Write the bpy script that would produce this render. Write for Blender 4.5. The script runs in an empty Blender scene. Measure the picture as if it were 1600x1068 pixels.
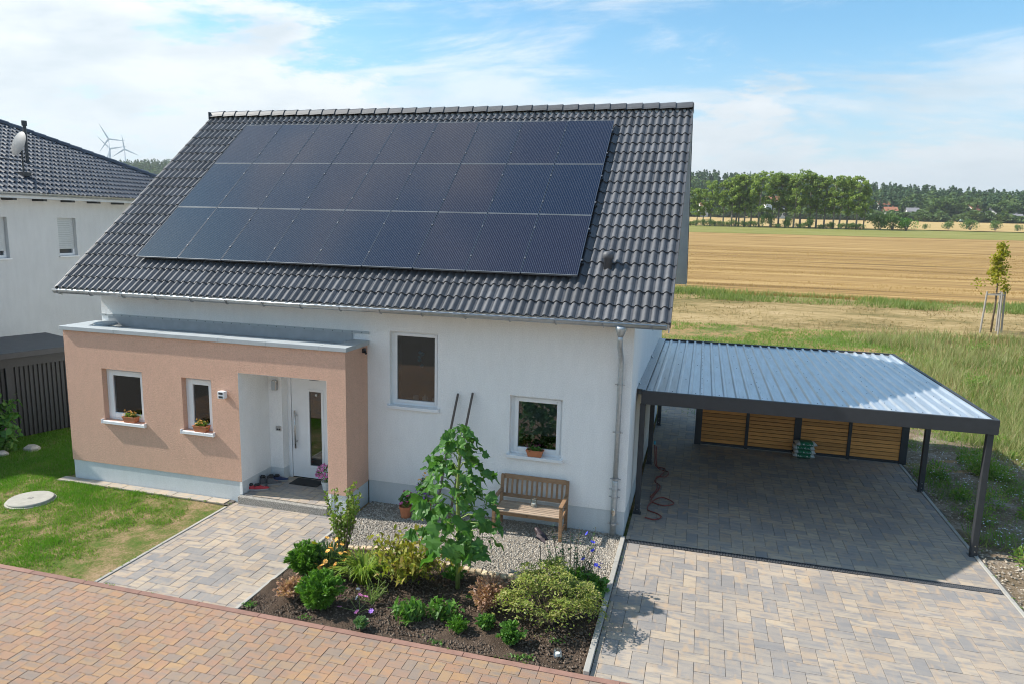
import bpy, math, random
import numpy as np
from mathutils import Vector, Matrix
R = math.radians
rng = np.random.default_rng(7); random.seed(7)
sc = bpy.context.scene
COL = sc.collection

# ------------------------------------------------------------------ camera
cam = bpy.data.cameras.new('camera'); cam.sensor_width = 36; cam.lens = 36*1098.456/1600
cam.clip_start = .1; cam.clip_end = 9000
co = bpy.data.objects.new('camera', cam); COL.objects.link(co); sc.camera = co
yw, pt, rl = .2630, -.1650, .0250
fw = Vector((-math.sin(yw)*math.cos(pt), math.cos(yw)*math.cos(pt), math.sin(pt)))
rt = Vector((math.cos(yw), math.sin(yw), 0)); up = rt.cross(fw)
r2 = rt*math.cos(rl)+up*math.sin(rl); u2 = -rt*math.sin(rl)+up*math.cos(rl)
mw = Matrix((r2, u2, -fw)).transposed().to_4x4(); mw.translation = (1.07, -11.998, 5.411); co.matrix_world = mw

# ------------------------------------------------------------------ light
SUNDIR = Vector((1.144, .135, -1)).normalized()
EL = math.asin(-SUNDIR.z); AZ = math.atan2(-SUNDIR.x, -SUNDIR.y)
sl = bpy.data.lights.new('sun', 'SUN'); sl.energy = 3.15; sl.angle = R(.6); sl.color = (1, .95, .87)
so = bpy.data.objects.new('sun', sl); COL.objects.link(so); so.rotation_euler = SUNDIR.to_track_quat('-Z', 'Y').to_euler()
so.location = (-20, -5, 30)
sc.view_settings.view_transform = 'Standard'; sc.view_settings.look = 'None'; sc.view_settings.gamma = 1
sc.view_settings.exposure = 1.22
sc.cycles.filter_width = 1.05; sc.cycles.max_bounces = 7; sc.cycles.transparent_max_bounces = 12; sc.cycles.sample_clamp_indirect = 8
sc.cycles.caustics_reflective = False; sc.cycles.caustics_refractive = False

def nd(nt, t, inp=None, **pr):
    n = nt.nodes.new(t)
    for k, v in pr.items(): setattr(n, k, v)
    for k, v in (inp or {}).items():
        s = n.inputs[k]
        if isinstance(v, bpy.types.NodeSocket): nt.links.new(v, s)
        else: s.default_value = v
    return n
def ramp(nt, fac, stops, interp='LINEAR'):
    n = nd(nt, 'ShaderNodeValToRGB', {0: fac}); cr = n.color_ramp; cr.interpolation = interp
    while len(cr.elements) < len(stops): cr.elements.new(.5)
    for e, (p, c) in zip(cr.elements, stops): e.position = p; e.color = (*c, 1) if len(c) == 3 else c
    return n.outputs[0]
def math_(nt, op, a, b=0., c=None, clamp=False):
    i = {0: a, 1: b}
    if c is not None: i[2] = c
    return nd(nt, 'ShaderNodeMath', i, operation=op, use_clamp=clamp).outputs[0]
def mixc(nt, f, a, b, bt='MIX'):
    n = nd(nt, 'ShaderNodeMix', {0: f, 6: a, 7: b}, data_type='RGBA', blend_type=bt); return n.outputs[2]
def c4(c): return (*c, 1) if len(c) == 3 else c

# ------------------------------------------------------------------ sky
w = bpy.data.worlds.new('World'); sc.world = w; w.use_nodes = True
nt = w.node_tree; nt.nodes.clear()
sky = nd(nt, 'ShaderNodeTexSky', sky_type='NISHITA', sun_disc=False, sun_elevation=EL, sun_rotation=AZ, altitude=200, air_density=1.0, dust_density=1.0, ozone_density=2.0)
tc = nd(nt, 'ShaderNodeTexCoord').outputs['Generated']
sep = nd(nt, 'ShaderNodeSeparateXYZ', {0: tc})
X_, Y_, Z_ = sep.outputs
zz = math_(nt, 'ADD', math_(nt, 'MAXIMUM', Z_, 0.0), .22)
px = math_(nt, 'DIVIDE', X_, zz); py = math_(nt, 'DIVIDE', Y_, zz)
pv = nd(nt, 'ShaderNodeCombineXYZ', {0: px, 1: py, 2: math_(nt, 'MULTIPLY', Z_, 2.)}).outputs[0]
def cloudnoise(scl, off, det, rough, dist):
    mp = nd(nt, 'ShaderNodeMapping', {'Vector': pv, 'Location': off, 'Scale': scl})
    return nd(nt, 'ShaderNodeTexNoise', {'Vector': mp.outputs[0], 'Scale': 1., 'Detail': det, 'Roughness': rough, 'Distortion': dist}).outputs[0]
def mrange(v, a, b, c, d): return nd(nt, 'ShaderNodeMapRange', {0: v, 1: a, 2: b, 3: c, 4: d}, interpolation_type='SMOOTHSTEP').outputs[0]
n1 = cloudnoise((1.05, 1.35, 2.6), (5.2, 8.8, 3.3), 13, .66, .2)          # heaped clouds
n2 = cloudnoise((1.1, 2.2, 2.4), (8.3, 4.1, 2), 10, .66, .5)           # thin streaks
nb = cloudnoise((.22, .22, .2), (1.3, 9.2, 5), 2, .5, 0)
low = math_(nt, 'ADD', mrange(Z_, .08, .32, .185, .0), mrange(Z_, .25, .5, 0., .045))                                   # more cover near the horizon; extra unseen cover overhead added for fill light
west = math_(nt, 'MULTIPLY', math_(nt, 'ADD', math_(nt, 'MULTIPLY', X_, -1.), -.30), .085)
v1 = math_(nt, 'ADD', math_(nt, 'ADD', n1, west), math_(nt, 'ADD', low, math_(nt, 'MULTIPLY', math_(nt, 'SUBTRACT', nb, .5), .20)))
m1 = mrange(v1, .55, .67, 0., 1.)
m2 = mrange(math_(nt, 'ADD', n2, math_(nt, 'MULTIPLY', low, .8)), .51, .72, 0., .72)
cov = math_(nt, 'MAXIMUM', m1, m2)
shade = cloudnoise((1.6, 2.0, 2.6), (3.35, 1.9, .6), 7, .58, .2)
thick = mrange(v1, .62, 1.0, 0., .20)
sh2 = math_(nt, 'SUBTRACT', shade, thick)
ccol = ramp(nt, sh2, [(.14, (1.75, 2.02, 2.25)), (.34, (2.3, 2.48, 2.6)), (.54, (3.25, 3.28, 3.3))])
skyc = mixc(nt, 1., sky.outputs[0], (.355, .59, .62, 1), 'MULTIPLY')
full = mixc(nt, math_(nt, 'MULTIPLY', cov, .92), skyc, ccol)
hzm = mrange(Z_, .0, .27, .82, 0.)
full = mixc(nt, hzm, full, (2.0, 2.25, 2.43, 1))
bg = nd(nt, 'ShaderNodeBackground', {0: full, 1: .148})
nd(nt, 'ShaderNodeOutputWorld', {0: bg.outputs[0]})

# ------------------------------------------------------------------ materials
MATS = {}
def newmat(name):
    m = bpy.data.materials.new(name); m.use_nodes = True
    n = m.node_tree; p = n.nodes['Principled BSDF']; MATS[name] = m
    return m, n, p
def P_(n): return nd(n, 'ShaderNodeNewGeometry').outputs['Position']
def O_(n): return nd(n, 'ShaderNodeTexCoord').outputs['Object']
def RND(n):
    a = nd(n, 'ShaderNodeAttribute', attribute_name='rnd').outputs['Fac']
    b = nd(n, 'ShaderNodeObjectInfo').outputs['Random']
    return math_(n, 'FRACT', math_(n, 'ADD', a, b))
def noise(n, vec, scale, det=4, rough=.55, stretch=None, dist=0):
    if stretch: vec = nd(n, 'ShaderNodeMapping', {'Vector': vec, 'Scale': stretch}).outputs[0]
    return nd(n, 'ShaderNodeTexNoise', {'Vector': vec, 'Scale': scale, 'Detail': det, 'Roughness': rough, 'Distortion': dist}).outputs[0]
def bump(n, p, h, st, dist=.01):
    b = nd(n, 'ShaderNodeBump', {'Strength': st, 'Distance': dist, 'Height': h}); n.links.new(b.outputs[0], p.inputs['Normal'])
def simple(name, col, rough=.55, var=.12, vs=6., bmp=0., bs=60., metal=0., spec=.5, rvar=.0, coord='P', stretch=None, bd=.004, coat=0):
    m, n, p = newmat(name)
    vec = P_(n) if coord == 'P' else O_(n)
    f = noise(n, vec, vs, 5, .6, stretch)
    lo = [max(0, c*(1-var)) for c in col]; hi = [min(1, c*(1+var)) for c in col]
    c = ramp(n, f, [(.3, lo), (.7, hi)])
    if rvar:
        k = math_(n, 'ADD', math_(n, 'MULTIPLY', RND(n), 2*rvar), 1-rvar)
        cc = nd(n, 'ShaderNodeCombineColor', {0: k, 1: k, 2: k}).outputs[0]
        c = mixc(n, 1., c, cc, 'MULTIPLY')
    n.links.new(c, p.inputs['Base Color'])
    rr = math_(n, 'ADD', math_(n, 'MULTIPLY', f, .16), rough-.08, clamp=True); n.links.new(rr, p.inputs['Roughness'])
    p.inputs['Metallic'].default_value = metal; p.inputs['Specular IOR Level'].default_value = spec
    p.inputs['Coat Weight'].default_value = coat
    if bmp: bump(n, p, noise(n, vec, bs, 3, .6, stretch), bmp, bd)
    return m
def stucco(name, col, stain=.06, gs=70, gl_=.90, bst=.6):
    m, n, p = newmat(name); P = P_(n)
    a = noise(n, P, 1.1, 5, .6); b = noise(n, P, 7, 4, .6, (1, 1, .25))
    f = math_(n, 'ADD', math_(n, 'MULTIPLY', a, .45), math_(n, 'MULTIPLY', b, .55))
    c = ramp(n, f, [(.36, [x*(1-stain) for x in col]), (.7, [min(1, x*(1+stain*.6)) for x in col])])
    g = noise(n, P, gs, 3, .6)
    c = mixc(n, 1., c, ramp(n, g, [(.33, (gl_,)*3), (.66, (1.0, 1.0, 1.0))]), 'MULTIPLY')
    n.links.new(c, p.inputs['Base Color']); p.inputs['Roughness'].default_value = .9; p.inputs['Specular IOR Level'].default_value = .2
    bump(n, p, noise(n, P, gs*.8, 2, .6), bst, .010)
    return m
stucco('stucco_white', (.89, .885, .875), .05, 45, .90, .7); stucco('stucco_terracotta', (.74, .465, .345), .06, 55, .80, .9); stucco('plinth_grey', (.64, .675, .69), .06)
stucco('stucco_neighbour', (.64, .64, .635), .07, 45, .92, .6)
simple('tile_dark', (.096, .098, .107), .52, .15, 9, .12, 120, rvar=.22, spec=.42)
simple('tile_blue', (.068, .074, .092), .42, .15, 9, .1, 120, rvar=.18, spec=.5)
simple('zinc', (.42, .45, .48), .42, .14, 14, metal=.75)
simple('frame_sunlit', (.17, .19, .21), .5, .1, 10, metal=.2)  # panel end frames: sun caught on the edges put into a lighter colour
simple('galvanised', (.46, .50, .53), .4, .14, 22, .05, 80, metal=.45)
simple('sheet_blue', (.56, .60, .64), .36, .16, 2.2, metal=.65, stretch=(5, .5, 1))
simple('white_pvc', (.80, .81, .82), .35, .03, 5)
simple('cap_sheet', (.42, .45, .465), .5, .05, 4)
simple('membrane', (.40, .42, .435), .8, .1, 5)
simple('verge_board', (.60, .63, .66), .55, .06, 5)
simple('anthracite', (.030, .034, .040), .42, .15, 6)
simple('anthracite_matt', (.034, .037, .042), .5, .12, 7)
simple('frame_sky_tint', (.045, .062, .095), .35, .1, 6)  # panel side frames: sky reflection painted in as a blue tint
simple('steel', (.55, .55, .54), .28, .05, 10, metal=1)
simple('black', (.012, .012, .013), .6, .2, 30)
simple('rubber_mat', (.018, .018, .018), .95, .3, 60, .6, 200)
simple('terracotta', (.46, .17, .08), .8, .15, 12, .2, 60)
simple('white_pot', (.62, .64, .64), .6, .1, 20, .5, 40)
simple('interior', (.022, .02, .019), .9, .3, 2)
simple('blind', (.30, .36, .34), .8, .1, 3)
simple('ceramic', (.75, .75, .73), .3, .04, 5)
simple('concrete', (.38, .36, .31), .85, .12, 9, .35, 90)
simple('kerb_grey', (.37, .35, .315), .85, .10, 5, .3, 120, rvar=.08)
simple('kerb_red', (.27, .15, .115), .85, .14, 6, .3, 120, rvar=.12)
simple('granite', (.30, .28, .25), .9, .55, 45, .9, 40, bd=.02)
simple('joint_sand', (.12, .103, .085), .95, .3, 30, .3, 90)
simple('cobble', (.58, .455, .30), .85, .18, 14, .5, 40, rvar=.22, bd=.01)
simple('hose_red', (.20, .04, .03), .45, .2, 8)
simple('bag_white', (.66, .69, .67), .4, .1, 8, .3, 25, bd=.01)
simple('bag_green', (.035, .20, .11), .4, .2, 14, .3, 25, bd=.01)
simple('shoe_red', (.42, .03, .04), .7, .2, 30); simple('shoe_grey', (.10, .10, .105), .8, .3, 30); simple('shoe_navy', (.02, .035, .10), .7, .3, 30)
simple('sole', (.35, .33, .32), .7, .1, 20); simple('shoe_pink', (.5, .2, .17), .7, .1, 20)
simple('bird_dark', (.05, .035, .04), .5, .4, 30, metal=.4)
simple('bark', (.16, .12, .085), .9, .3, 20, .6, 30, bd=.02, coord='P')
simple('bark_grey', (.20, .18, .155), .9, .3, 3, coord='P')
simple('stem_green', (.22, .30, .08), .6, .2, 15)
simple('pole_wood', (.13, .105, .09), .85, .25, 15, .4, 40, stretch=(6, 6, .7))
simple('stake_wood', (.30, .27, .24), .85, .2, 15, .4, 40, stretch=(6, 6, .7))
simple('turbine', (.50, .55, .60), .5, .03, 1)
simple('roof_orange', (.36, .15, .085), .8, .15, 1); simple('roof_grey', (.22, .21, .22), .8, .15, 1); simple('house_white', (.72, .70, .66), .9, .05, 1)
simple('pane_far', (.05, .06, .07), .2, .1, 1); simple('stone', (.42, .38, .33), .9, .25, 10, .6, 20, bd=.02)
simple('car_paint', (.35, .42, .45), .3, .05, 2, coat=.5)
simple('dish', (.11, .115, .12), .5, .06, 5)
simple('shutter', (.50, .52, .52), .5, .04, 8)
simple('petal_pink', (.62, .20, .42), .6, .3, 40, rvar=.3); simple('petal_magenta', (.48, .10, .26), .6, .3, 40, rvar=.3)
simple('petal_orange', (.80, .42, .08), .6, .2, 40, rvar=.3); simple('petal_yellow', (.85, .66, .03), .6, .2, 40)
simple('petal_blue', (.06, .07, .60), .6, .3, 40, rvar=.3); simple('petal_purple', (.30, .14, .50), .6, .3, 40, rvar=.3)
simple('petal_dark', (.16, .025, .07), .6, .3, 40, rvar=.3); simple('petal_white', (.7, .72, .76), .6, .1, 40)
simple('glow_blue', (.05, .35, .50), .4, .4, 30)

def wood(name, col, rv=.18, stretch=(2.5, 18, 18)):
    m, n, p = newmat(name); P = P_(n)
    f = noise(n, P, 4, 6, .65, stretch, .4); k = noise(n, P, 7, 1, .4)
    c = ramp(n, f, [(.25, [x*.62 for x in col]), (.55, col), (.8, [min(1, x*1.3) for x in col])])
    kn = nd(n, 'ShaderNodeMapRange', {0: k, 1: .74, 2: .80, 3: 0., 4: .75}).outputs[0]
    c = mixc(n, kn, c, c4([x*.3 for x in col]))
    v = math_(n, 'ADD', math_(n, 'MULTIPLY', RND(n), 2*rv), 1-rv)
    c = mixc(n, 1., c, nd(n, 'ShaderNodeCombineColor', {0: v, 1: v, 2: v}).outputs[0], 'MULTIPLY')
    n.links.new(c, p.inputs['Base Color']); p.inputs['Roughness'].default_value = .6
    bump(n, p, f, .25, .004)
    return m
wood('larch', (.62, .28, .075), .2, (1.2, 20, 22)); wood('bench_wood', (.30, .175, .095), .2, (2, 14, 14)); wood('bench_seat', (.40, .30, .22), .16, (1.5, 20, 20))

def paver(name, pal, streak, joint=0.):
    m, n, p = newmat(name); P = P_(n); r = RND(n)
    c = ramp(n, r, [(i/(len(pal)-1), q) for i, q in enumerate(pal)])
    off = nd(n, 'ShaderNodeVectorMath', {0: P, 1: nd(n, 'ShaderNodeCombineXYZ', {0: math_(n, 'MULTIPLY', r, 91.), 1: math_(n, 'MULTIPLY', r, 57.), 2: 0.}).outputs[0]}, operation='ADD').outputs[0]
    s1 = noise(n, off, 4.5, 3, .55, (.7, 2.6, 1)); s2 = noise(n, P, 90, 2, .6); big = noise(n, P, .55, 5, .6)
    c = mixc(n, nd(n, 'ShaderNodeMapRange', {0: s1, 1: .44, 2: .66, 3: 0., 4: .85}).outputs[0], c, c4(streak[0]))
    c = mixc(n, nd(n, 'ShaderNodeMapRange', {0: noise(n, off, 3.6, 2, .5, (2.2, .8, 1)), 1: .55, 2: .72, 3: 0., 4: .7}).outputs[0], c, c4(streak[1]))
    g = math_(n, 'ADD', math_(n, 'MULTIPLY', s2, .24), math_(n, 'ADD', math_(n, 'MULTIPLY', big, .42), .67))
    c = mixc(n, 1., c, nd(n, 'ShaderNodeCombineColor', {0: g, 1: g, 2: g}).outputs[0], 'MULTIPLY')
    n.links.new(c, p.inputs['Base Color']); p.inputs['Roughness'].default_value = .82; p.inputs['Specular IOR Level'].default_value = .3
    bump(n, p, noise(n, P, 160, 2, .6), .35, .003)
    return m
paver('paver_grey', [(.38, .295, .22), (.43, .35, .27), (.28, .255, .235), (.45, .36, .265), (.25, .235, .225), (.40, .32, .245)], [(.225, .215, .215), (.44, .32, .215)])
paver('paver_red', [(.345, .21, .135), (.315, .20, .14), (.375, .23, .125), (.335, .195, .13), (.26, .20, .16), (.39, .245, .13)], [(.235, .19, .16), (.38, .235, .12)])
paver('paver_slab', [(.44, .355, .26), (.41, .35, .28), (.48, .385, .285), (.38, .34, .28)], [(.34, .325, .30), (.48, .36, .25)])

def leafmat(name, cols, trans=.35, rough=.5):
    m, n, p = newmat(name)
    a = nd(n, 'ShaderNodeAttribute', attribute_name='rnd').outputs['Fac']; o = nd(n, 'ShaderNodeObjectInfo').outputs['Random']
    r = math_(n, 'FRACT', math_(n, 'ADD', a, math_(n, 'MULTIPLY', o, .37)))
    c = ramp(n, r, [(i/(len(cols)-1), q) for i, q in enumerate(cols)])
    n.links.new(c, p.inputs['Base Color']); p.inputs['Roughness'].default_value = rough; p.inputs['Specular IOR Level'].default_value = .35
    t = nd(n, 'ShaderNodeBsdfTranslucent', {0: mixc(n, 1., c, (1.25, 1.35, .7, 1), 'MULTIPLY')})
    mx = nd(n, 'ShaderNodeMixShader', {0: trans, 1: p.outputs[0], 2: t.outputs[0]})
    n.links.new(mx.outputs[0], n.nodes['Material Output'].inputs[0])
    return m
leafmat('leaf_giant', [(.045, .13, .03), (.07, .18, .035), (.11, .25, .05), (.055, .15, .04)], .42, .42)
leafmat('leaf_lawn', [(.06, .17, .012), (.10, .25, .018), (.15, .28, .03), (.26, .26, .08)], .4)
leafmat('leaf_weed', [(.10, .21, .03), (.15, .28, .045), (.21, .31, .06), (.30, .29, .10)], .4)
leafmat('leaf_dry', [(.30, .22, .11), (.36, .27, .14), (.25, .19, .09)], .3)
leafmat('leaf_meadow', [(.12, .20, .045), (.19, .26, .065), (.27, .31, .11), (.42, .37, .20), (.16, .24, .06)], .4)
leafmat('leaf_straw', [(.36, .22, .078), (.43, .275, .105), (.30, .18, .062), (.49, .33, .14)], .3)
leafmat('leaf_conifer', [(.06, .16, .018), (.10, .24, .025), (.15, .30, .04), (.08, .20, .02)], .3)
leafmat('leaf_dark', [(.045, .10, .05), (.065, .13, .06), (.085, .16, .07)], .25)
leafmat('leaf_myrtle', [(.13, .22, .035), (.20, .29, .05), (.10, .17, .035), (.26, .27, .06)], .4)
leafmat('leaf_lily', [(.14, .24, .03), (.22, .33, .045), (.32, .36, .06)], .4)
leafmat('leaf_yellow', [(.20, .26, .035), (.30, .33, .05), (.38, .31, .06), (.17, .21, .035), (.30, .20, .06)], .4)
leafmat('leaf_maple', [(.20, .27, .05), (.30, .36, .075), (.42, .42, .12), (.16, .24, .04), (.50, .43, .18)], .4)
leafmat('leaf_brown', [(.42, .235, .15), (.52, .32, .22), (.34, .18, .12), (.50, .36, .27)], .3)
leafmat('leaf_green', [(.065, .17, .03), (.10, .23, .04), (.15, .28, .06)], .35)
leafmat('leaf_sedum', [(.10, .20, .08), (.14, .25, .10), (.18, .28, .10)], .3)
leafmat('leaf_row', [(.14, .22, .05), (.21, .30, .07), (.31, .38, .11), (.10, .16, .045)], .45)
leafmat('leaf_hedge', [(.06, .12, .03), (.09, .16, .04), (.13, .21, .05)], .3)
leafmat('leaf_forest', [(.040, .085, .042), (.055, .105, .05), (.075, .13, .052), (.045, .09, .048)], .25, .8)
leafmat('leaf_forest_light', [(.09, .145, .05), (.11, .17, .055), (.14, .19, .07)], .3, .8)
leafmat('leaf_young', [(.28, .28, .025), (.38, .32, .03), (.20, .24, .03)], .45)

def ground_mat(name, stops, scale, fine, det=6, stretch=None, bs=12, bst=.6, bd=.05):
    m, n, p = newmat(name); P = P_(n)
    a = noise(n, P, scale, det, .62, stretch); b = noise(n, P, fine, 4, .65, stretch)
    f = math_(n, 'ADD', math_(n, 'MULTIPLY', a, .62), math_(n, 'MULTIPLY', b, .38))
    n.links.new(ramp(n, f, stops), p.inputs['Base Color']); p.inputs['Roughness'].default_value = .95; p.inputs['Specular IOR Level'].default_value = .1
    bump(n, p, noise(n, P, bs, 5, .65, stretch), bst, bd)
    return m
ground_mat('mat_lawn', [(.38, (.07, .13, .02)), (.48, (.15, .15, .05)), (.56, (.27, .195, .105)), (.64, (.35, .25, .15))], 2.2, 30)
ground_mat('mat_soil', [(.32, (.05, .035, .026)), (.5, (.095, .067, .049)), (.66, (.15, .11, .082))], 3, 45, bs=38, bst=1., bd=.04)
ground_mat('mat_gravel', [(.35, (.20, .165, .13)), (.5, (.33, .285, .23)), (.65, (.44, .39, .33))], 60, 130, bs=70, bst=1., bd=.03)
ground_mat('mat_meadow', [(.38, (.11, .14, .035)), (.47, (.20, .19, .07)), (.55, (.36, .225, .11)), (.64, (.44, .28, .155))], .5, 5, bs=9, bst=1., bd=.08)
ground_mat('mat_rubble', [(.34, (.11, .085, .05)), (.5, (.24, .18, .12)), (.6, (.36, .30, .24)), (.7, (.46, .42, .37))], 1.6, 18, bs=25, bst=1, bd=.05)
ground_mat('mat_mown', [(.38, (.13, .12, .045)), (.47, (.27, .20, .09)), (.55, (.39, .285, .14)), (.64, (.46, .34, .19))], .45, 4.5, stretch=(.28, 1, 1), bs=5, bst=1., bd=.12)
ground_mat('mat_wheat', [(.38, (.15, .092, .037)), (.46, (.29, .18, .07)), (.55, (.385, .25, .10)), (.64, (.46, .315, .14))], .55, 3.2, stretch=(.055, 1, 1), bs=3)
ground_mat('mat_green', [(.36, (.17, .18, .045)), (.6, (.27, .25, .085))], .2, 3, stretch=(.2, 1, 1))
ground_mat('mat_far', [(.36, (.40, .27, .11)), (.6, (.50, .36, .16))], .05, 1, stretch=(.3, 1, 1))
ground_mat('mat_hill', [(.4, (.03, .055, .02)), (.6, (.06, .085, .03))], .05, .5)

# glass
m, n, p = newmat('glass')
gl = nd(n, 'ShaderNodeBsdfGlossy', {0: (.95, .97, 1, 1), 1: .012}); tr = nd(n, 'ShaderNodeBsdfTransparent', {0: (.62, .66, .66, 1)})
fr = nd(n, 'ShaderNodeFresnel', {0: 1.55}); fa = math_(n, 'ADD', math_(n, 'MULTIPLY', fr.outputs[0], 1.), .02, clamp=True)
mx = nd(n, 'ShaderNodeMixShader', {0: fa, 1: tr.outputs[0], 2: gl.outputs[0]}); n.links.new(mx.outputs[0], n.nodes['Material Output'].inputs[0])
m, n, p = newmat('jar_glass')
gl = nd(n, 'ShaderNodeBsdfGlossy', {0: (1, 1, 1, 1), 1: .02}); tr = nd(n, 'ShaderNodeBsdfTransparent', {0: (.95, .97, .96, 1)})
fr = nd(n, 'ShaderNodeFresnel', {0: 1.5}); mx = nd(n, 'ShaderNodeMixShader', {0: math_(n, 'MULTIPLY', fr.outputs[0], .6), 1: tr.outputs[0], 2: gl.outputs[0]}); n.links.new(mx.outputs[0], n.nodes['Material Output'].inputs[0])
# solar cells: thin vertical ribbons on near black silicon, under glass
m, n, p = newmat('solar_cell'); O = O_(n); s = nd(n, 'ShaderNodeSeparateXYZ', {0: O})
def lines(v, per, wd):
    f = math_(n, 'FRACT', math_(n, 'DIVIDE', v, per)); return math_(n, 'LESS_THAN', f, wd)
lx = lines(s.outputs[0], .0333, .15); cx = lines(math_(n, 'ADD', s.outputs[0], .008), .1666, .022); cy = lines(math_(n, 'ADD', s.outputs[1], .004), .0835, .03)
cell = mixc(n, RND(n), (.006, .011, .030, 1), (.013, .012, .026, 1))
c = mixc(n, math_(n, 'MULTIPLY', lx, .75), cell, (.115, .12, .145, 1))
c = mixc(n, math_(n, 'MULTIPLY', math_(n, 'MAXIMUM', cx, cy), .5), c, (.02, .022, .03, 1))
n.links.new(c, p.inputs['Base Color']); p.inputs['Roughness'].default_value = .10; p.inputs['Specular IOR Level'].default_value = .55
bump(n, p, noise(n, P_(n), .8, 1, .5), .02, .02)

MT = MATS
# ------------------------------------------------------------------ mesh building
class MB:
    def __init__(s): s.v = []; s.f = []; s.r = []; s.nb = []
    def add(s, vs, fs, r=0.):
        o = len(s.v); s.v += [tuple(map(float, q)) for q in vs]; s.f += [tuple(o+i for i in f) for f in fs]; s.r += [r]*len(fs); return s
    def box(s, x0, x1, y0, y1, z0, z1, r=0.):
        return s.add([(x0, y0, z0), (x1, y0, z0), (x1, y1, z0), (x0, y1, z0), (x0, y0, z1), (x1, y0, z1), (x1, y1, z1), (x0, y1, z1)],
                     [(0, 3, 2, 1), (4, 5, 6, 7), (0, 1, 5, 4), (1, 2, 6, 5), (2, 3, 7, 6), (3, 0, 4, 7)], r)
    def bar(s, a, b, wx, wy, upv=(0, 0, 1), r=0.):
        a = Vector(a); b = Vector(b); d = (b-a).normalized(); u = Vector(upv)
        if abs(d.dot(u)) > .98: u = Vector((1, 0, 0))
        x = d.cross(u).normalized()*wx/2; y = x.cross(d).normalized()*wy/2
        vs = [q+i*x+j*y for q in (a, b) for i, j in ((-1, -1), (1, -1), (1, 1), (-1, 1))]
        return s.add(vs, [(0, 3, 2, 1), (4, 5, 6, 7), (0, 1, 5, 4), (1, 2, 6, 5), (2, 3, 7, 6), (3, 0, 4, 7)], r)
    def tube(s, pts, rad, k=8, cap=True, r=0.):
        pts = [Vector(q) for q in pts]; rad = rad if hasattr(rad, '__len__') else [rad]*len(pts); vs = []; fs = []
        prev = None
        for i, q in enumerate(pts):
            d = (pts[min(i+1, len(pts)-1)]-pts[max(i-1, 0)]).normalized()
            u = Vector((0, 0, 1)) if abs(d.z) < .95 else Vector((1, 0, 0))
            x = d.cross(u).normalized() if prev is None else (prev-d*prev.dot(d)).normalized()
            prev = x; y = d.cross(x)
            for j in range(k):
                a = 2*math.pi*j/k; vs.append(q+rad[i]*(math.cos(a)*x+math.sin(a)*y))
        for i in range(len(pts)-1):
            for j in range(k):
                fs.append((i*k+j, i*k+(j+1) % k, (i+1)*k+(j+1) % k, (i+1)*k+j))
        if cap: fs += [tuple(range(k))[::-1], tuple((len(pts)-1)*k+j for j in range(k))]
        return s.add(vs, fs, r)
    def lathe(s, prof, k=20, c=(0, 0, 0), r=0.):
        vs = [(c[0]+a*math.cos(2*math.pi*j/k), c[1]+a*math.sin(2*math.pi*j/k), c[2]+z) for a, z in prof for j in range(k)]
        fs = [(i*k+j, i*k+(j+1) % k, (i+1)*k+(j+1) % k, (i+1)*k+j) for i in range(len(prof)-1) for j in range(k)]
        fs += [tuple(range(k))[::-1], tuple((len(prof)-1)*k+j for j in range(k))]
        return s.add(vs, fs, r)
    def mesh(s, name):
        me = bpy.data.meshes.new(name); me.from_pydata(s.v, [], s.f)
        at = me.attributes.new('rnd', 'FLOAT', 'FACE'); at.data.foreach_set('value', s.r); me.update(); return me
    def obj(s, name, mat, parent=None, smooth=False, bev=0, **kw):
        return link(name, s.mesh(name), mat, parent, smooth, bev, **kw)
def tag(o, label=None, cat=None, group=None, kind=None):
    if label: o['label'] = label
    if cat: o['category'] = cat
    if group: o['group'] = group
    if kind: o['kind'] = kind
    return o
def link(name, me, mat, parent=None, smooth=False, bev=0, loc=None, rot=None, **kw):
    if mat and not me.materials: me.materials.append(MT[mat])
    if smooth: me.polygons.foreach_set('use_smooth', [True]*len(me.polygons))
    o = bpy.data.objects.new(name, me); COL.objects.link(o)
    if parent: o.parent = parent
    if loc is not None: o.location = loc
    if rot is not None: o.rotation_euler = rot
    if bev:
        b = o.modifiers.new('b', 'BEVEL'); b.width = bev; b.segments = 2; b.limit_method = 'ANGLE'
    return tag(o, **kw)
def empty(name, loc=(0, 0, 0), rz=0, **kw):
    o = bpy.data.objects.new(name, None); COL.objects.link(o); o.location = loc; o.rotation_euler = (0, 0, rz); o.empty_display_size = .1
    return tag(o, **kw)
def npmesh(name, V, k, rnd=None):
    """V: (n*k,3) vertices, every k of them one face"""
    me = bpy.data.meshes.new(name); nV = len(V); nF = nV//k
    me.vertices.add(nV); me.vertices.foreach_set('co', np.ascontiguousarray(V, dtype=np.float32).ravel())
    me.loops.add(nV); me.loops.foreach_set('vertex_index', np.arange(nV, dtype=np.int32))
    me.polygons.add(nF); me.polygons.foreach_set('loop_start', np.arange(0, nV, k, dtype=np.int32))
    if rnd is not None:
        at = me.attributes.new('rnd', 'FLOAT', 'FACE'); at.data.foreach_set('value', np.asarray(rnd, dtype=np.float32))
    me.update(calc_edges=True); me.validate(); return me
def unit(a): return a/np.maximum(np.linalg.norm(a, axis=1, keepdims=True), 1e-9)
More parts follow.
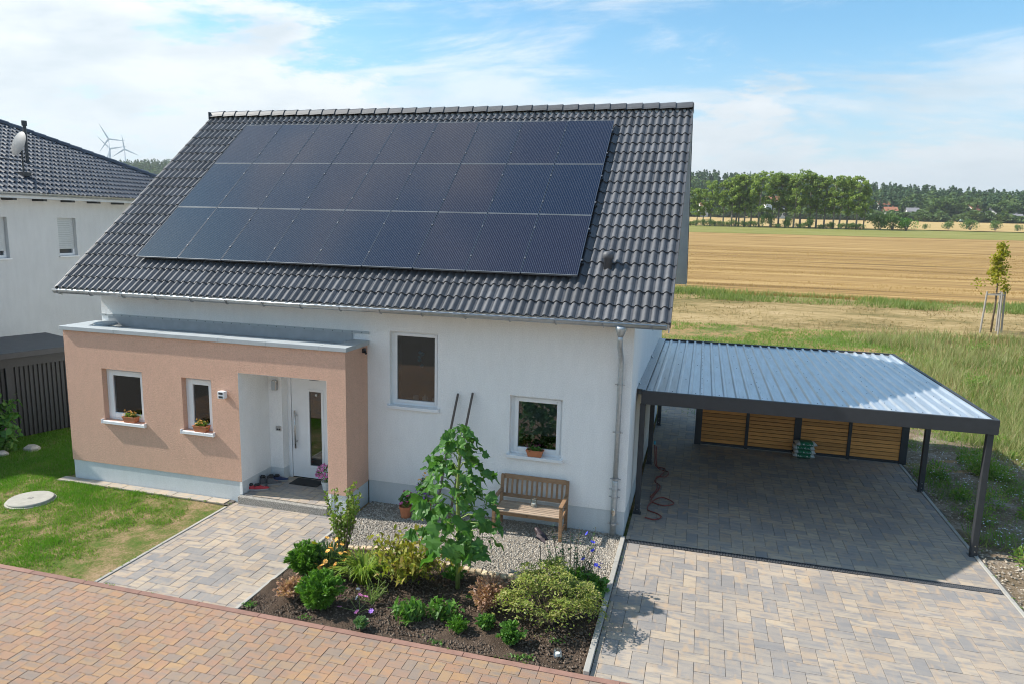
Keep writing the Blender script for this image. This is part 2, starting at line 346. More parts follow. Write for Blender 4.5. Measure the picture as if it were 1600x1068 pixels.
def leaf_quads(C, D, L, W, droop=0., upb=.6):
    """diamond leaves: centres C, directions D, lengths L, widths W"""
    n = len(C); D = unit(D); rv = rng.normal(size=(n, 3)); rv[:, 2] += upb*0
    side = unit(np.cross(D, rv)); side = unit(side*np.array([1, 1, 1-upb])+1e-6)
    L = np.broadcast_to(L, n)[:, None]; W = np.broadcast_to(W, n)[:, None]
    V = np.empty((n, 4, 3)); V[:, 0] = C-D*L*.5; V[:, 1] = C+side*W*.5; V[:, 2] = C+D*L*.5; V[:, 3] = C-side*W*.5
    V[:, 2, 2] -= droop*L[:, 0]
    return V.reshape(-1, 3)
def ball_pts(n, c, r, shell=.55):
    d = unit(rng.normal(size=(n, 3))); q = (shell+(1-shell)*rng.random((n, 1))**.6)
    return np.array(c)+d*q*np.array(r), d
def blades(P, h, wd, lean=.35):
    n = len(P); a = rng.random(n)*6.283; d = np.stack([np.cos(a), np.sin(a), np.zeros(n)], 1)
    t = rng.normal(size=(n, 3))*lean; t[:, 2] = 1; t = unit(t)
    h = np.broadcast_to(h, n)[:, None]; wd = np.broadcast_to(wd, n)[:, None]
    V = np.empty((n, 3, 3)); V[:, 0] = P-d*wd*.5; V[:, 1] = P+d*wd*.5; V[:, 2] = P+t*h
    return V.reshape(-1, 3)
def vnoise(x, y, s, seed=0):
    """smooth value noise in numpy"""
    x = np.asarray(x)/s; y = np.asarray(y)/s; xi = np.floor(x).astype(int); yi = np.floor(y).astype(int); fx = x-xi; fy = y-yi
    fx = fx*fx*(3-2*fx); fy = fy*fy*(3-2*fy)
    def h(a, b):
        v = np.sin(a*127.1+b*311.7+seed*74.7)*43758.5453; return v-np.floor(v)
    return (h(xi, yi)*(1-fx)+h(xi+1, yi)*fx)*(1-fy)+(h(xi, yi+1)*(1-fx)+h(xi+1, yi+1)*fx)*fy
ORD = ['first', 'second', 'third', 'fourth', 'fifth', 'sixth', 'seventh', 'eighth', 'ninth', 'tenth', 'eleventh', 'twelfth', 'thirteenth', 'fourteenth', 'fifteenth', 'sixteenth', 'seventeenth', 'eighteenth', 'nineteenth', 'twentieth', 'twenty-first', 'twenty-second', 'twenty-third', 'twenty-fourth', 'twenty-fifth', 'twenty-sixth', 'twenty-seventh', 'twenty-eighth']
CAMP = np.array([1.07, -12, 5.41])

# ================================================================== terrain
def sst(a, b, x): t = np.clip((x-a)/(b-a), 0, 1); return t*t*(3-2*t)
def zt(x, y):
    x = np.asarray(x, float); y = np.asarray(y, float)
    z = np.interp(y, [-400, 9, 20, 28, 35, 60, 150, 210, 300, 400, 450, 520], [0, 0, .3, .67, 1.35, 2.0, 4.0, 6.5, 7.4, 11, 13, 15])
    hill = np.clip(34-.072*x, 9, 43)-9
    z = z+sst(430, 640, y)*hill+sst(640, 1500, y)*np.where(x < -150, 26, 0)
    return z
def sheet(name, xs, ys, mat, dz=0., bumpz=0., warp=0., seed=0, rim=0., **kw):
    X, Y = np.meshgrid(xs, ys)
    if warp:
        wv = (vnoise(X, X*0+seed*3.3, 6, seed)-.5)*2*warp; Y = Y+wv
    Z = zt(X, Y)+dz
    if bumpz: Z = Z+(vnoise(X, Y, .9, seed)-.5)*bumpz+(vnoise(X, Y, .3, seed+1)-.5)*bumpz*.6
    if rim:
        Z[0] -= rim; Z[-1] -= rim
    ny, nx = X.shape; V = np.stack([X, Y, Z], -1).reshape(-1, 3)
    i = np.arange(ny-1)[:, None]*nx+np.arange(nx-1)[None]; F = np.stack([i, i+1, i+nx+1, i+nx], -1).reshape(-1, 4)
    me = bpy.data.meshes.new(name); me.from_pydata(V.tolist(), [], F.tolist()); me.update()
    return link(name, me, mat, None, True, kind='structure', **kw)
def lin(a, b, st): return np.linspace(a, b, max(2, int(round((b-a)/st))+1))
gx = np.concatenate([[-4000, -2500], np.arange(-1800, 1201, 60), [2000, 4000]]); gy = np.concatenate([[-3000, -600, -150, -40, -15, 9, 20, 28, 35, 60, 105, 150, 180, 210, 255, 300, 350, 400], np.arange(430, 700, 15), [760, 900, 1100, 1300, 1500, 2200, 4000]])
sheet('ground', gx, gy, 'mat_hill', dz=-.35)
sheet('meadow', lin(-60, 90, 1.5), lin(-60, 32.5, .75), 'mat_meadow', dz=-.06)
sheet('mown_strip', lin(-60, 120, 1.5), lin(25.5, 36, .7), 'mat_mown', dz=-.02, warp=.7, seed=3, bumpz=.05, rim=.12)
sheet('wheat_field', lin(-160, 260, 4), lin(34, 168, 3), 'mat_wheat', dz=.05, warp=.5, seed=5, rim=.3)
sheet('green_verge', lin(-200, 400, 12), lin(166, 262, 12), 'mat_green', dz=.03)
sheet('far_field', lin(-400, 600, 25), lin(222, 452, 10), 'mat_far', dz=.22)
sheet('hill', lin(-1200, 700, 40), np.concatenate([lin(450, 690, 12), [800, 1000, 1400]]), 'mat_hill', dz=.1)
sheet('rubble_verge', lin(5.925, 9.6, .2), lin(-5, 9.5, .2), 'mat_rubble', dz=-.03, bumpz=.10, seed=9)

# ================================================================== paving
def pave_mesh(wd, dp, ch=.0025, hh=.05):
    a, b = wd/2, dp/2; mb = MB()
    def ring(i, z): return [(-a+i, -b+i, z), (a-i, -b+i, z), (a-i, b-i, z), (-a+i, b-i, z)]
    mb.add(ring(ch, 0)+ring(0, -ch)+ring(0, -hh), [(0, 1, 2, 3)]+[(4+i, 4+(i+1) % 4, (i+1) % 4, i) for i in range(4)]+[(8+i, 8+(i+1) % 4, 4+(i+1) % 4, 4+i) for i in range(4)])
    return mb
def herring(x0, x1, y0, y1, L, W, ox=0., oy=0., gap=.0045):
    out = []; N = int(((x1-x0)+(y1-y0))/W)+8; Mx = int(((x1-x0)+(y1-y0))/L)+6
    for a in range(-N, N):
        for b in range(-Mx, Mx):
            bx = x0+ox+a*W+b*L; by = y0+oy-a*W+b*L
            if bx > x1+.8 or bx < x0-1.6 or by > y1+.8 or by < y0-1.6: continue
            for (rx0, ry0, rw, rh) in ((bx, by, L, W), (bx+L, by, W, L)):
                ax0 = max(rx0, x0); ax1 = min(rx0+rw, x1); ay0 = max(ry0, y0); ay1 = min(ry0+rh, y1)
                if ax1-ax0 > .012 and ay1-ay0 > .012: out.append((ax0+gap/2, ax1-gap/2, ay0+gap/2, ay1-gap/2))
    return out
PC = {}
def project_size(c, w, d):
    v = np.array([c[0], c[1], 0])-CAMP; dist = np.linalg.norm(v); f = np.array(fw)
    dep = v@f
    if dep < .5: return 0
    px = 512+703*(v@np.array(r2))/dep; py = 341.5-703*(v@np.array(u2))/dep
    if not (-5 < px < 1029 and -5 < py < 688): return 0
    return w*d*abs(v[2])/dist**3
def lay(parent, rects, mat, name='paver', z=0., limit=300, seed=0):
    rs = np.random.default_rng(seed)
    rects = sorted(rects, key=lambda r: -project_size(((r[0]+r[1])/2, (r[2]+r[3])/2), r[1]-r[0], r[3]-r[2]))
    for (a, b, c, d) in rects[:limit]:
        key = (round(b-a, 3), round(d-c, 3), mat)
        if key not in PC: PC[key] = pave_mesh(*key[:2]).mesh('paver'); PC[key].materials.append(MT[mat])
        t = rs.normal(size=3)*(.0012, .0035, .0035)
        link(name, PC[key], None, parent, loc=((a+b)/2, (c+d)/2, z+t[0]), rot=(t[1], t[2], 0))
    rest = rects[limit:]
    if rest:
        big = MB()
        for (a, b, c, d) in rest:
            m_ = pave_mesh(b-a, d-c); t = rs.normal()*.0012; cx, cy = (a+b)/2, (c+d)/2
            big.add([(x+cx, y+cy, q+z+t) for x, y, q in m_.v], m_.f, rs.random())
        big.obj('paver_field', mat, parent, kind='stuff')
def plane(name, x0, x1, y0, y1, z, mat, parent=None, **kw):
    return MB().add([(x0, y0, z), (x1, y0, z), (x1, y1, z), (x0, y1, z)], [(0, 1, 2, 3)]).obj(name, mat, parent, **kw)

ROADY = -4.18
road = plane('road', -24, 22, -24, ROADY, -.013, 'joint_sand', kind='structure')
rr = herring(-13.5, 6.5, -12.4, ROADY-.245, .212, .1413, .07, .03, .004)
rr += [(x+.0025, x+.2095, ROADY-.242, ROADY-.095) for x in np.arange(-13.5, 6.4, .212)]
lay(road, rr, 'paver_red', seed=1)
for i, x in enumerate(np.arange(-13.5, 6.4, .995)):
    pm = MB().box(x, x+.99, ROADY-.09, ROADY, -.1, .008); pm.obj('kerb_stone', 'kerb_red', road, bev=.006)
PX0, PX1 = -7.36, -4.98
path = plane('path', PX0-.06, PX1+.06, ROADY+.002, -.93, -.012, 'joint_sand', kind='structure')
lay(path, herring(PX0, PX1, ROADY+.004, -.935, .385, .1925, .1, .05), 'paver_grey', seed=2)
for x in (PX0-.055, PX1+.0):
    for k in range(3):
        MB().box(x, x+.055, ROADY+.004+k*1.0, ROADY+.998+k*1.0, -.12, .012).obj('kerb_stone', 'kerb_grey', path, bev=.006)
drive = plane('driveway', .05, 5.98, ROADY+.002, 14.5, -.012, 'joint_sand', kind='structure')
DR = -.235
rects = herring(.052, 5.86, ROADY+.004, DR-.075, .385, .1925, .07, .1)+herring(.052, 5.86, DR+.075, 14.3, .385, .1925, .07, .03)
lay(drive, rects, 'paver_grey', seed=3)
for k in range(18):
    y = ROADY+.004+k*1.0
    MB().box(5.865, 5.925, y, y+.995, -.12, .014).obj('kerb_stone', 'kerb_grey', drive, bev=.006)
for k in range(4):
    y = ROADY+.004+k*1.0
    MB().box(-.03, .045, y, y+.992, -.2, .055).obj('kerb_stone', 'kerb_grey', drive, bev=.006)
dc = empty('drain_channel', (.1, DR, 0), label='long black grated drainage channel across the driveway at the carport edge', cat='drain')
MB().box(0, 5.75, -.072, -.055, -.05, .003).box(0, 5.75, .055, .072, -.05, .003).obj('channel_frame', 'anthracite', dc)
MB().box(0, 5.75, -.055, .055, -.06, -.045).obj('channel_floor', 'black', dc)
gb = MB()
for i in range(230): gb.box(i*.025, i*.025+.012, -.054, .054, -.03, .001)
gb.box(0, 5.75, -.006, .006, -.03, .0016)
simple('drain_iron', (.10, .10, .105), .55, .2, 20)
gb.obj('grate', 'drain_iron', dc, kind='stuff')

# slab row along the annex
sl_ = plane('slab_strip', -11.55, PX0-.06, -1.09, -.85, -.004, 'joint_sand', kind='structure')
xs = np.arange(-11.52, PX0-.3, .4)
lay(sl_, [(x+.004, x+.396, -1.075, -.868) for x in xs], 'paver_slab', 'slab', .012, seed=5)

# lawn with real blades and bare patches
sheet('lawn', lin(-24, PX0-.06, .3), lin(ROADY, 9, .3), 'mat_lawn', dz=-.022, bumpz=.015, seed=4)
def lawn_density(x, y):
    a = vnoise(x, y, .9, 3)*.45+vnoise(x, y, .35, 5)*.3+vnoise(x, y, .12, 6)*.25
    dry = np.clip((-2.1-y)/2.2, 0, 1)*.34+np.clip((x+9.2)/2.2, 0, 1)*.20
    e = np.clip((x-(PX0-.55))/.45, 0, 1)*.5
    return a-dry-e
nl = 330000
lx = rng.uniform(-17, PX0-.07, nl); ly = rng.uniform(ROADY+.02, 4.5, nl)
dn = lawn_density(lx, ly); keep = (dn+rng.normal(size=nl)*.10 > .30)
keep &= ~((ly > -1.08) & (lx > -11.5)) & (np.hypot(lx+11.05, ly+2.08) > .42)
lx, ly, dn = lx[keep], ly[keep], dn[keep]; hh = (.035+.04*rng.random(len(lx)))*np.clip(.5+dn*1.2, .5, 1.25)
lr = np.clip(.75-dn*1.1+rng.normal(size=len(lx))*.13, 0, .98)
link('lawn_grass', npmesh('lawn_grass', blades(np.stack([lx, ly, lx*0-.02], 1), hh, .010, .5), 3, lr), 'leaf_lawn', kind='stuff', label='patchy short green lawn beside the paved path')
mc = empty('manhole_cover', (-11.05, -2.08, 0), label='round pale concrete manhole cover set in the lawn', cat='manhole cover')
MB().lathe([(.385, -.05), (.39, .03), (.375, .045), (0.001, .05)], 40).obj('cover', 'concrete', mc)
MB().lathe([(.05, .044), (.05, .0525), (.034, .0535), (.001, .0535)], 16).obj('lifting_eye', 'granite', mc)
MB().lathe([(.42, -.05), (.42, .0), (.39, .004), (.001, .003)], 40).obj('rim', 'concrete', mc)

# gravel strip, cobble edging and planting bed
CV = [(-4.93, -2.30), (-4.66, -2.24), (-4.3, -2.04), (-3.85, -1.94), (-3.4, -1.95), (-2.9, -2.03), (-2.45, -2.12), (-1.77, -2.19), (-1.1, -2.10), (-.6, -1.92), (-.3, -1.84), (-.03, -1.83)]
cvx = [a for a, b in CV]; cvy = [b for a, b in CV]
def cvf(x): return np.interp(x, cvx, cvy)
def curve_sheet(name, top, bot, mat, dz, amp, seed):
    xs = lin(-4.93, -.03, .06); t = np.linspace(0, 1, 46); X, T = np.meshgrid(xs, t); Y = bot(X)*(1-T)+top(X)*T
    Z = dz+(vnoise(X, Y, .5, seed)-.5)*amp+(vnoise(X, Y, .12, seed+1)-.5)*amp*.6
    ny, nx = X.shape; V = np.stack([X, Y, Z], -1).reshape(-1, 3); i = np.arange(ny-1)[:, None]*nx+np.arange(nx-1)[None]
    me = bpy.data.meshes.new(name); me.from_pydata(V.tolist(), [], np.stack([i, i+1, i+nx+1, i+nx], -1).reshape(-1, 4).tolist())
    return link(name, me, mat, None, True, kind='structure')
curve_sheet('gravel_strip', lambda x: x*0+.0, lambda x: cvf(x)+.05, 'mat_gravel', -.02, .012, 3)
curve_sheet('planting_bed', lambda x: cvf(x)-.05, lambda x: x*0+ROADY+.003, 'mat_soil', .0, .06, 8)
def pebbles(n, fx, fy, s0, s1, z):
    x = fx(n); y = fy(x, n); s = rng.uniform(s0, s1, n)
    oc = np.array([(1, 0, 0), (0, 1, 0), (-1, 0, 0), (0, -1, 0), (0, 0, 1)], float); tri = [(0, 1, 4), (1, 2, 4), (2, 3, 4), (3, 0, 4)]
    pts = oc[None]*s[:, None, None]*rng.uniform(.6, 1.25, (n, 5, 3)); a = rng.random(n)*6.28; ca, sa = np.cos(a)[:, None], np.sin(a)[:, None]
    q = np.stack([pts[..., 0]*ca-pts[..., 1]*sa, pts[..., 0]*sa+pts[..., 1]*ca, pts[..., 2]*.8], -1)+np.stack([x, y, x*0+z], 1)[:, None]
    return q[:, tri].reshape(-1, 3), np.repeat(rng.random(n), 4)
simple('pebble', (.36, .32, .27), .85, .2, 60, rvar=.45); simple('clod', (.12, .086, .062), .95, .35, 40, rvar=.5); simple('rubble', (.33, .28, .22), .9, .25, 20, rvar=.45)
V, r_ = pebbles(15000, lambda n: rng.uniform(-4.92, -.04, n), lambda x, n: cvf(x)+.06+rng.random(n)*(-.07-cvf(x)), .012, .024, -.016)
link('gravel', npmesh('gravel', V, 3, r_), 'pebble', kind='stuff', label='pale loose gravel between the house wall and the planting bed')
V, r_ = pebbles(7000, lambda n: rng.uniform(-4.92, -.06, n), lambda x, n: ROADY+.02+rng.random(n)*(cvf(x)-.08-ROADY), .008, .026, .0)
link('soil_clods', npmesh('soil_clods', V, 3, r_), 'clod', kind='stuff', label='dark crumbly soil and bark on the planting bed')
V, r_ = pebbles(4200, lambda n: 5.98+3.2*rng.random(n)**1.5, lambda x, n: rng.uniform(-4.5, 8.5, n), .008, .034, -.01)
link('rubble_stones', npmesh('rubble_stones', V, 3, r_), 'rubble', kind='stuff', label='pale rubble stones on the bare strip beside the carport')
ed = empty('cobble_edging', (0, 0, 0), kind='structure')
d = np.concatenate([[0], np.cumsum(np.hypot(np.diff(cvx), np.diff(cvy)))]); ss = np.arange(.05, d[-1]-.02, .105)
cob = MB(); cob.add([(-.048, -.05, -.06), (.048, -.05, -.06), (.048, .05, -.06), (-.048, .05, -.06), (-.05, -.052, .012), (.05, -.052, .012), (.05, .052, .012), (-.05, .052, .012), (-.038, -.04, .028), (.038, -.04, .03), (.038, .04, .027), (-.038, .04, .03)],
    [(0, 1, 5, 4), (1, 2, 6, 5), (2, 3, 7, 6), (3, 0, 4, 7), (4, 5, 9, 8), (5, 6, 10, 9), (6, 7, 11, 10), (7, 4, 8, 11), (8, 9, 10, 11)])
cme = cob.mesh('cobble'); cme.materials.append(MT['cobble'])
for s in ss:
    x = np.interp(s, d, cvx); y = np.interp(s, d, cvy); y2 = np.interp(s+.05, d, cvy); x2 = np.interp(s+.05, d, cvx)
    link('cobble', cme, None, ed, loc=(x, y+random.uniform(-.012, .012), .03+random.uniform(-.008, .008)), rot=(random.uniform(-.1, .1), random.uniform(-.1, .1), math.atan2(y2-y, x2-x)+random.uniform(-.15, .15))).scale = (random.uniform(.85, 1.0), random.uniform(.8, 1.1), 1)

# ================================================================== house
TN = (8.034-3.927)/(8.954/2+.607); PITCH = math.atan(TN); SL = (8.954/2+.607)/math.cos(PITCH)
D_, W_, E_ = 8.954, 11.187, .607
RX0, RX1 = -W_-.5, .596
def wall_y(mb, x0, x1, z0, z1, yf, th, ops):
    xs = sorted({x0, x1, *[o[0] for o in ops], *[o[1] for o in ops]}); zs = sorted({z0, z1, *[min(max(q, z0), z1) for o in ops for q in o[2:4]]})
    ins = lambda cx, cz: any(o[0] < cx < o[1] and o[2] < cz < o[3] for o in ops)
    for a, b in zip(xs, xs[1:]):
        for c, d in zip(zs, zs[1:]):
            if ins((a+b)/2, (c+d)/2): continue
            mb.add([(a, yf, c), (b, yf, c), (b, yf, d), (a, yf, d)], [(0, 1, 2, 3)])
            mb.add([(a, yf+th, c), (b, yf+th, c), (b, yf+th, d), (a, yf+th, d)], [(3, 2, 1, 0)])
    def rev(x0, x1, c, d, flip, sides='lrtb'):
        p = lambda x, z: [(x, yf, z), (x, yf+th, z)]
        for s_, (A, B) in dict(l=((x0, c), (x0, d)), r=((x1, d), (x1, c)), t=((x0, d), (x1, d)), b=((x1, c), (x0, c))).items():
            if s_ in sides:
                q = p(*A)+p(*B); mb.add(q, [(0, 1, 3, 2) if flip else (2, 3, 1, 0)])
    for o in ops: rev(o[0], o[1], max(o[2], z0), min(o[3], z1), True, 'lrtb' if o[2] > z0 else 'lrt')
    rev(x0, x1, z0, z1, False, 'lrt')
house = empty('house', (0, 0, 0), label='white rendered house with dark tiled gable roof and terracotta flat-roofed annex', cat='house')
WB = (-4.545, -3.575, 1.975, 3.39); WS = (-2.17, -1.195, 1.265, 2.37); NI = (-7.28, -5.36, 0, 2.58)
mb = MB(); wall_y(mb, -W_, 0, .42, 3.98, 0, .36, [WB, WS, NI])
zr = lambda y: 3.927+TN*(y+E_)-.24 if y <= D_/2 else 3.927+TN*(D_-y+E_)-.24
for x, s in ((0, 1), (-W_, -1)):
    a = x-.3*s
    ps = [(.002, .42), (D_, .42), (D_, zr(D_)), (D_/2, zr(D_/2)), (.002, zr(0))]
    v = [(x+.001*s, y, z) for y, z in ps]+[(a, y, z) for y, z in ps]
    mb.add(v, [(0, 1, 2, 3, 4) if s > 0 else (4, 3, 2, 1, 0), (9, 8, 7, 6, 5) if s > 0 else (5, 6, 7, 8, 9)]+[(i, 5+i, 5+(i+1) % 5, (i+1) % 5) for i in range(5)])
mb.box(-W_, 0, D_-.3, D_+.001, .42, 3.98)
mb.obj('wall', 'stucco_white', house)
mb = MB().box(-5.0, -.012, .012, .3, -.3, .42).box(-W_+.012, -7.3, .012, .3, -.3, .42).box(-.3, -.013, .3, D_-.012, -.3, .419).box(-W_+.013, -W_+.3, .3, D_-.012, -.3, .419).box(-W_+.3, -.3, D_-.3, D_-.012, -.3, .419)
mb.obj('plinth', 'plinth_grey', house)
# annex
A0, A1, AY = -11.30, -5.005, -.864
W1 = (-10.41, -9.44, 1.33, 2.39); W2 = (-8.52, -7.85, 1.31, 2.36); NA = (-7.25, -5.39, 0, 2.55)
mb = MB(); wall_y(mb, A0, A1, .40, 3.12, AY, .30, [W1, W2, NA])
mb.box(A0+.001, A0+.3, AY+.3, -.002, .40, 3.119).box(A1-.3, A1-.001, AY+.3, -.002, .40, 3.119)
mb.box(A0+.3, NA[0]-.06, AY+.62, -.003, .4, 3.05).box(A0+.3, A1-.3, AY+.3, -.003, 2.62, 3.05)
mb.obj('annex_wall', 'stucco_terracotta', house)
MB().box(A0+.014, NA[0]-.003, AY+.014, AY+.3, -.3, .40).box(NA[1]+.003, A1-.014, AY+.014, AY+.3, -.3, .40).box(A0+.015, A0+.3, AY+.3, 0, -.3, .399).box(A1-.3, A1-.015, AY+.3, .011, -.3, .399).obj('annex_plinth', 'plinth_grey', house)
# niche lining
L0, L1 = NA[0], NA[1]; FZ = .15
MB().box(L0-.05, L0+.003, AY+.002, .4, FZ, 2.6).box(L0+.003, -6.95, .08, .42, FZ, 2.6).box(L1-.003, L1+.05, AY+.002, .4, FZ, 2.6).box(-5.72, L1-.003, .08, .42, FZ, 2.6).box(L0+.003, L1-.003, AY+.002, .08, 2.547, 2.62).box(-6.95, -5.72, .08, .42, 2.30, 2.62).obj('niche_wall', 'stucco_white', house)
for q in ((L0+.003, L0+.007, AY+.004, .074), (L0+.003, -6.950, .074, .08), (L1-.007, L1-.003, AY+.004, .08), (-6.95, -6.946, .074, .29)): MB().box(*q, FZ, .40).obj('niche_plinth', 'plinth_grey', house)
MB().box(-7.3, -5.3, .42, .46, 0, 2.7).obj('hall_interior', 'interior', house)
# step
st = MB().box(L0+.01, L1-.01, -.845, .44, -.1, FZ-.055).obj('entrance_step', 'joint_sand', house)
MB().box(L0-.03, L1+.02, -.975, -.872, -.1, FZ-.005).obj('riser', 'granite', st, bev=.012)
lay(st, herring(L0+.012, L1-.012, -.86, .30, .385, .1925, .2, .12, .005), 'paver_grey', z=FZ, seed=9)
# parapet caps
cuts = [A0-.05, -10.0, -9.03, -8.55, -7.62, -6.6, -5.5, A1+.045]
for i, (a, b) in enumerate(zip(cuts, cuts[1:])):
    MB().box(a+.001, b-.001, AY-.045, AY+.30, 3.105, 3.185+.002*(i % 2)).obj('parapet_cap', 'cap_sheet', house, bev=.006)
MB().box(A0-.052, A0+.36, AY+.302, -.004, 3.104, 3.183).obj('parapet_cap', 'cap_sheet', house, bev=.006)
MB().box(A1-.30, A1+.047, AY+.302, -.004, 3.104, 3.183).obj('parapet_cap', 'cap_sheet', house, bev=.006)
MB().lathe([(.22, 0), (.22, .035), (.16, .05), (.001, .052)], 24, (A0+.50, -.30, 3.165)).obj('roof_outlet', 'cap_sheet', house)
MB().box(A0+.3, A1-.3, AY+.29, -.003, 3.05, 3.10).box(A0+.3, A1-.3, -.02, -.003, 3.10, 3.30).obj('flat_roof', 'membrane', house)
mb = MB().box(A0+.1, A1+.04, -.026, -.001, 3.301, 3.345); mb.obj('flashing_strip', 'cap_sheet', house)
sc_ = MB()
for i in range(30): sc_.tube([(A0+.25+i*.205, -.02, 3.322), (A0+.25+i*.205, -.031, 3.322)], .009, 6)
sc_.obj('flashing_screws', 'anthracite', house, kind='stuff')

def window(parent, o, yf, dep, sash=.075, blind=False, sill=True, deco=None):
    x0, x1, z0, z1 = o; y = yf+dep
    fr = MB()
    for a, b, c, d in ((x0, x0+.075, z0, z1), (x1-.055, x1, z0, z1), (x0+.075, x1-.055, z1-.055, z1), (x0+.075, x1-.055, z0, z0+.06)): fr.box(a, b, y, y+.07, c, d)
    f = fr.obj('window', 'white_pvc', parent, bev=.004)
    a, b, c, d = x0+.065, x1-.045, z0+.05, z1-.045; s = MB()
    for p in ((a, a+sash, c, d), (b-sash, b, c, d), (a+sash, b-sash, d-sash, d), (a+sash, b-sash, c, c+sash)): s.box(p[0], p[1], y-.018, y+.05, p[2], p[3])
    s.obj('sash', 'white_pvc', f, bev=.006)
    MB().box(a+sash-.004, b-sash+.004, y+.012, y+.018, c+sash-.004, d-sash+.004).obj('pane', 'glass', f)
    rm = MB(); yb = y+1.1
    rm.add([(x0-.3, y+.09, z0-.2), (x1+.3, y+.09, z0-.2), (x1+.3, y+.09, z1+.2), (x0-.3, y+.09, z1+.2), (x0-.3, yb, z0-.2), (x1+.3, yb, z0-.2), (x1+.3, yb, z1+.2), (x0-.3, yb, z1+.2)], [(0, 1, 5, 4), (1, 2, 6, 5), (2, 3, 7, 6), (3, 0, 4, 7), (4, 5, 6, 7)])
    rm.obj('room_interior', 'interior', f)
    MB().box(x0+.0, x1, y+.085, y+.26, z0-.02, z0+.05).obj('inner_sill', 'ceramic', f)
    if sill:
        MB().box(x0-.035, x1+.035, yf-.055, y+.004, z0-.035, z0-.003).box(x0-.035, x1+.035, yf-.055, yf-.045, z0-.06, z0-.035).obj('sill', 'white_pvc', f, bev=.004)
        for q in (x0-.042, x1+.027): MB().box(q, q+.014, yf-.058, y+.0, z0-.062, z0+.022).obj('sill_end', 'white_pvc', f)
    if blind: MB().box(a+sash, b-sash, y+.06, y+.066, c+.30*(d-c), d).obj('blind', 'blind', f)
    return f
wb = window(house, WB, 0, .10, sash=.05); ws = window(house, WS, 0, .11, blind=True); w1 = window(house, W1, AY, .12, sash=.10); w2 = window(house, W2, AY, .12, sash=.10)
# things standing inside the big window
yi = .10+.16
for k, (x, r0, h) in enumerate(((-4.12, .055, .10), (-3.93, .05, .09), (-3.74, .04, .08))):
    t_ = empty('window_sill_jar', (x, yi, WB[2]+.052), label=['white ceramic cup inside the tall window, leftmost of three', 'white lidded ceramic pot in the middle of the tall window sill', 'small white cup at the right end inside the tall window'][k], cat='jar', group='white jars inside the tall window')
    MB().lathe([(r0*.8, 0), (r0, h*.2), (r0, h), (r0*.85, h), (r0*.8, h*.3), (.001, h*.25)], 16).obj('body', 'ceramic', t_, True)
    if k == 1: MB().lathe([(r0*1.05, h), (r0*.6, h*1.25), (.015, h*1.35), (.015, h*1.5), (.001, h*1.52)], 14).obj('lid', 'ceramic', t_, True)
t_ = empty('window_ornament', (-3.98, yi-.07, 2.85), label='blue hanging glass ornament inside the tall window', cat='ornament')
MB().tube([(0, 0, .42), (0, 0, .1)], .003, 5).obj('thread', 'black', t_)
o_ = MB()
for k in range(7): o_.lathe([(.001, -.04), (.035, -.015), (.04, .01), (.001, .045)], 8, (random.uniform(-.045, .045), random.uniform(-.01, .01), random.uniform(-.14, .16)))
o_.obj('glass_drops', 'glow_blue', t_)
t_ = empty('window_ring_ornament', (-9.78, AY+.26, 2.03), label='pale ring ornament hanging inside the left annex window', cat='ornament')
rp = [(.075*math.cos(a), 0, .075*math.sin(a)) for a in np.linspace(0, 2*math.pi, 25)]
MB().tube(rp, .022, 8, False).obj('ring', 'ceramic', t_, True); MB().tube([(0, 0, .09), (0, 0, .28)], .003, 5).obj('thread', 'black', t_)

# door
dy = .30
df = MB().box(-6.95, -6.875, dy-.02, dy+.06, FZ, 2.30).box(-5.80, -5.72, dy-.02, dy+.06, FZ, 2.30).box(-6.875, -5.80, dy-.02, dy+.06, 2.235, 2.30).obj('door', 'white_pvc', house, bev=.005)
lf = MB(); G0, G1, GZ0, GZ1 = -6.46, -6.19, .44, 2.00
for a, b, c, d in ((-6.865, G0, FZ+.02, 2.23), (G1, -5.81, FZ+.02, 2.23), (G0, G1, FZ+.02, GZ0), (G0, G1, GZ1, 2.23)): lf.box(a, b, dy, dy+.055, c, d)
lf.obj('leaf', 'white_pvc', df)
gf = MB()
for a, b, c, d in ((G0-.05, G0, GZ0-.05, GZ1+.05), (G1, G1+.05, GZ0-.05, GZ1+.05), (G0, G1, GZ0-.05, GZ0), (G0, G1, GZ1, GZ1+.05)): gf.box(a, b, dy-.012, dy, c, d)
gf.obj('glazing_bead', 'white_pvc', df, bev=.004)
MB().box(G0, G1, dy+.012, dy+.02, GZ0, GZ1).obj('pane', 'glass', df)
MB().tube([(-6.755, dy-.075, .80), (-6.755, dy-.075, 1.59)], .018, 12).tube([(-6.755, dy-.075, .93), (-6.755, dy, .93)], .012, 8).tube([(-6.755, dy-.075, 1.48), (-6.755, dy, 1.48)], .012, 8).obj('handle', 'steel', df, True)
MB().tube([(-6.81, dy-.012, 1.13), (-6.81, dy+.002, 1.13)], .02, 12).obj('lock', 'steel', df)
MB().box(-6.42, -6.22, dy-.05, dy-.021, 2.245, 2.285).obj('closer', 'anthracite', df)
MB().lathe([(.001, -.03), (.022, -.01), (.022, .02), (.001, .03)], 12, (-6.30, dy-.0, 1.93)).obj('door_sticker', 'ceramic', df)
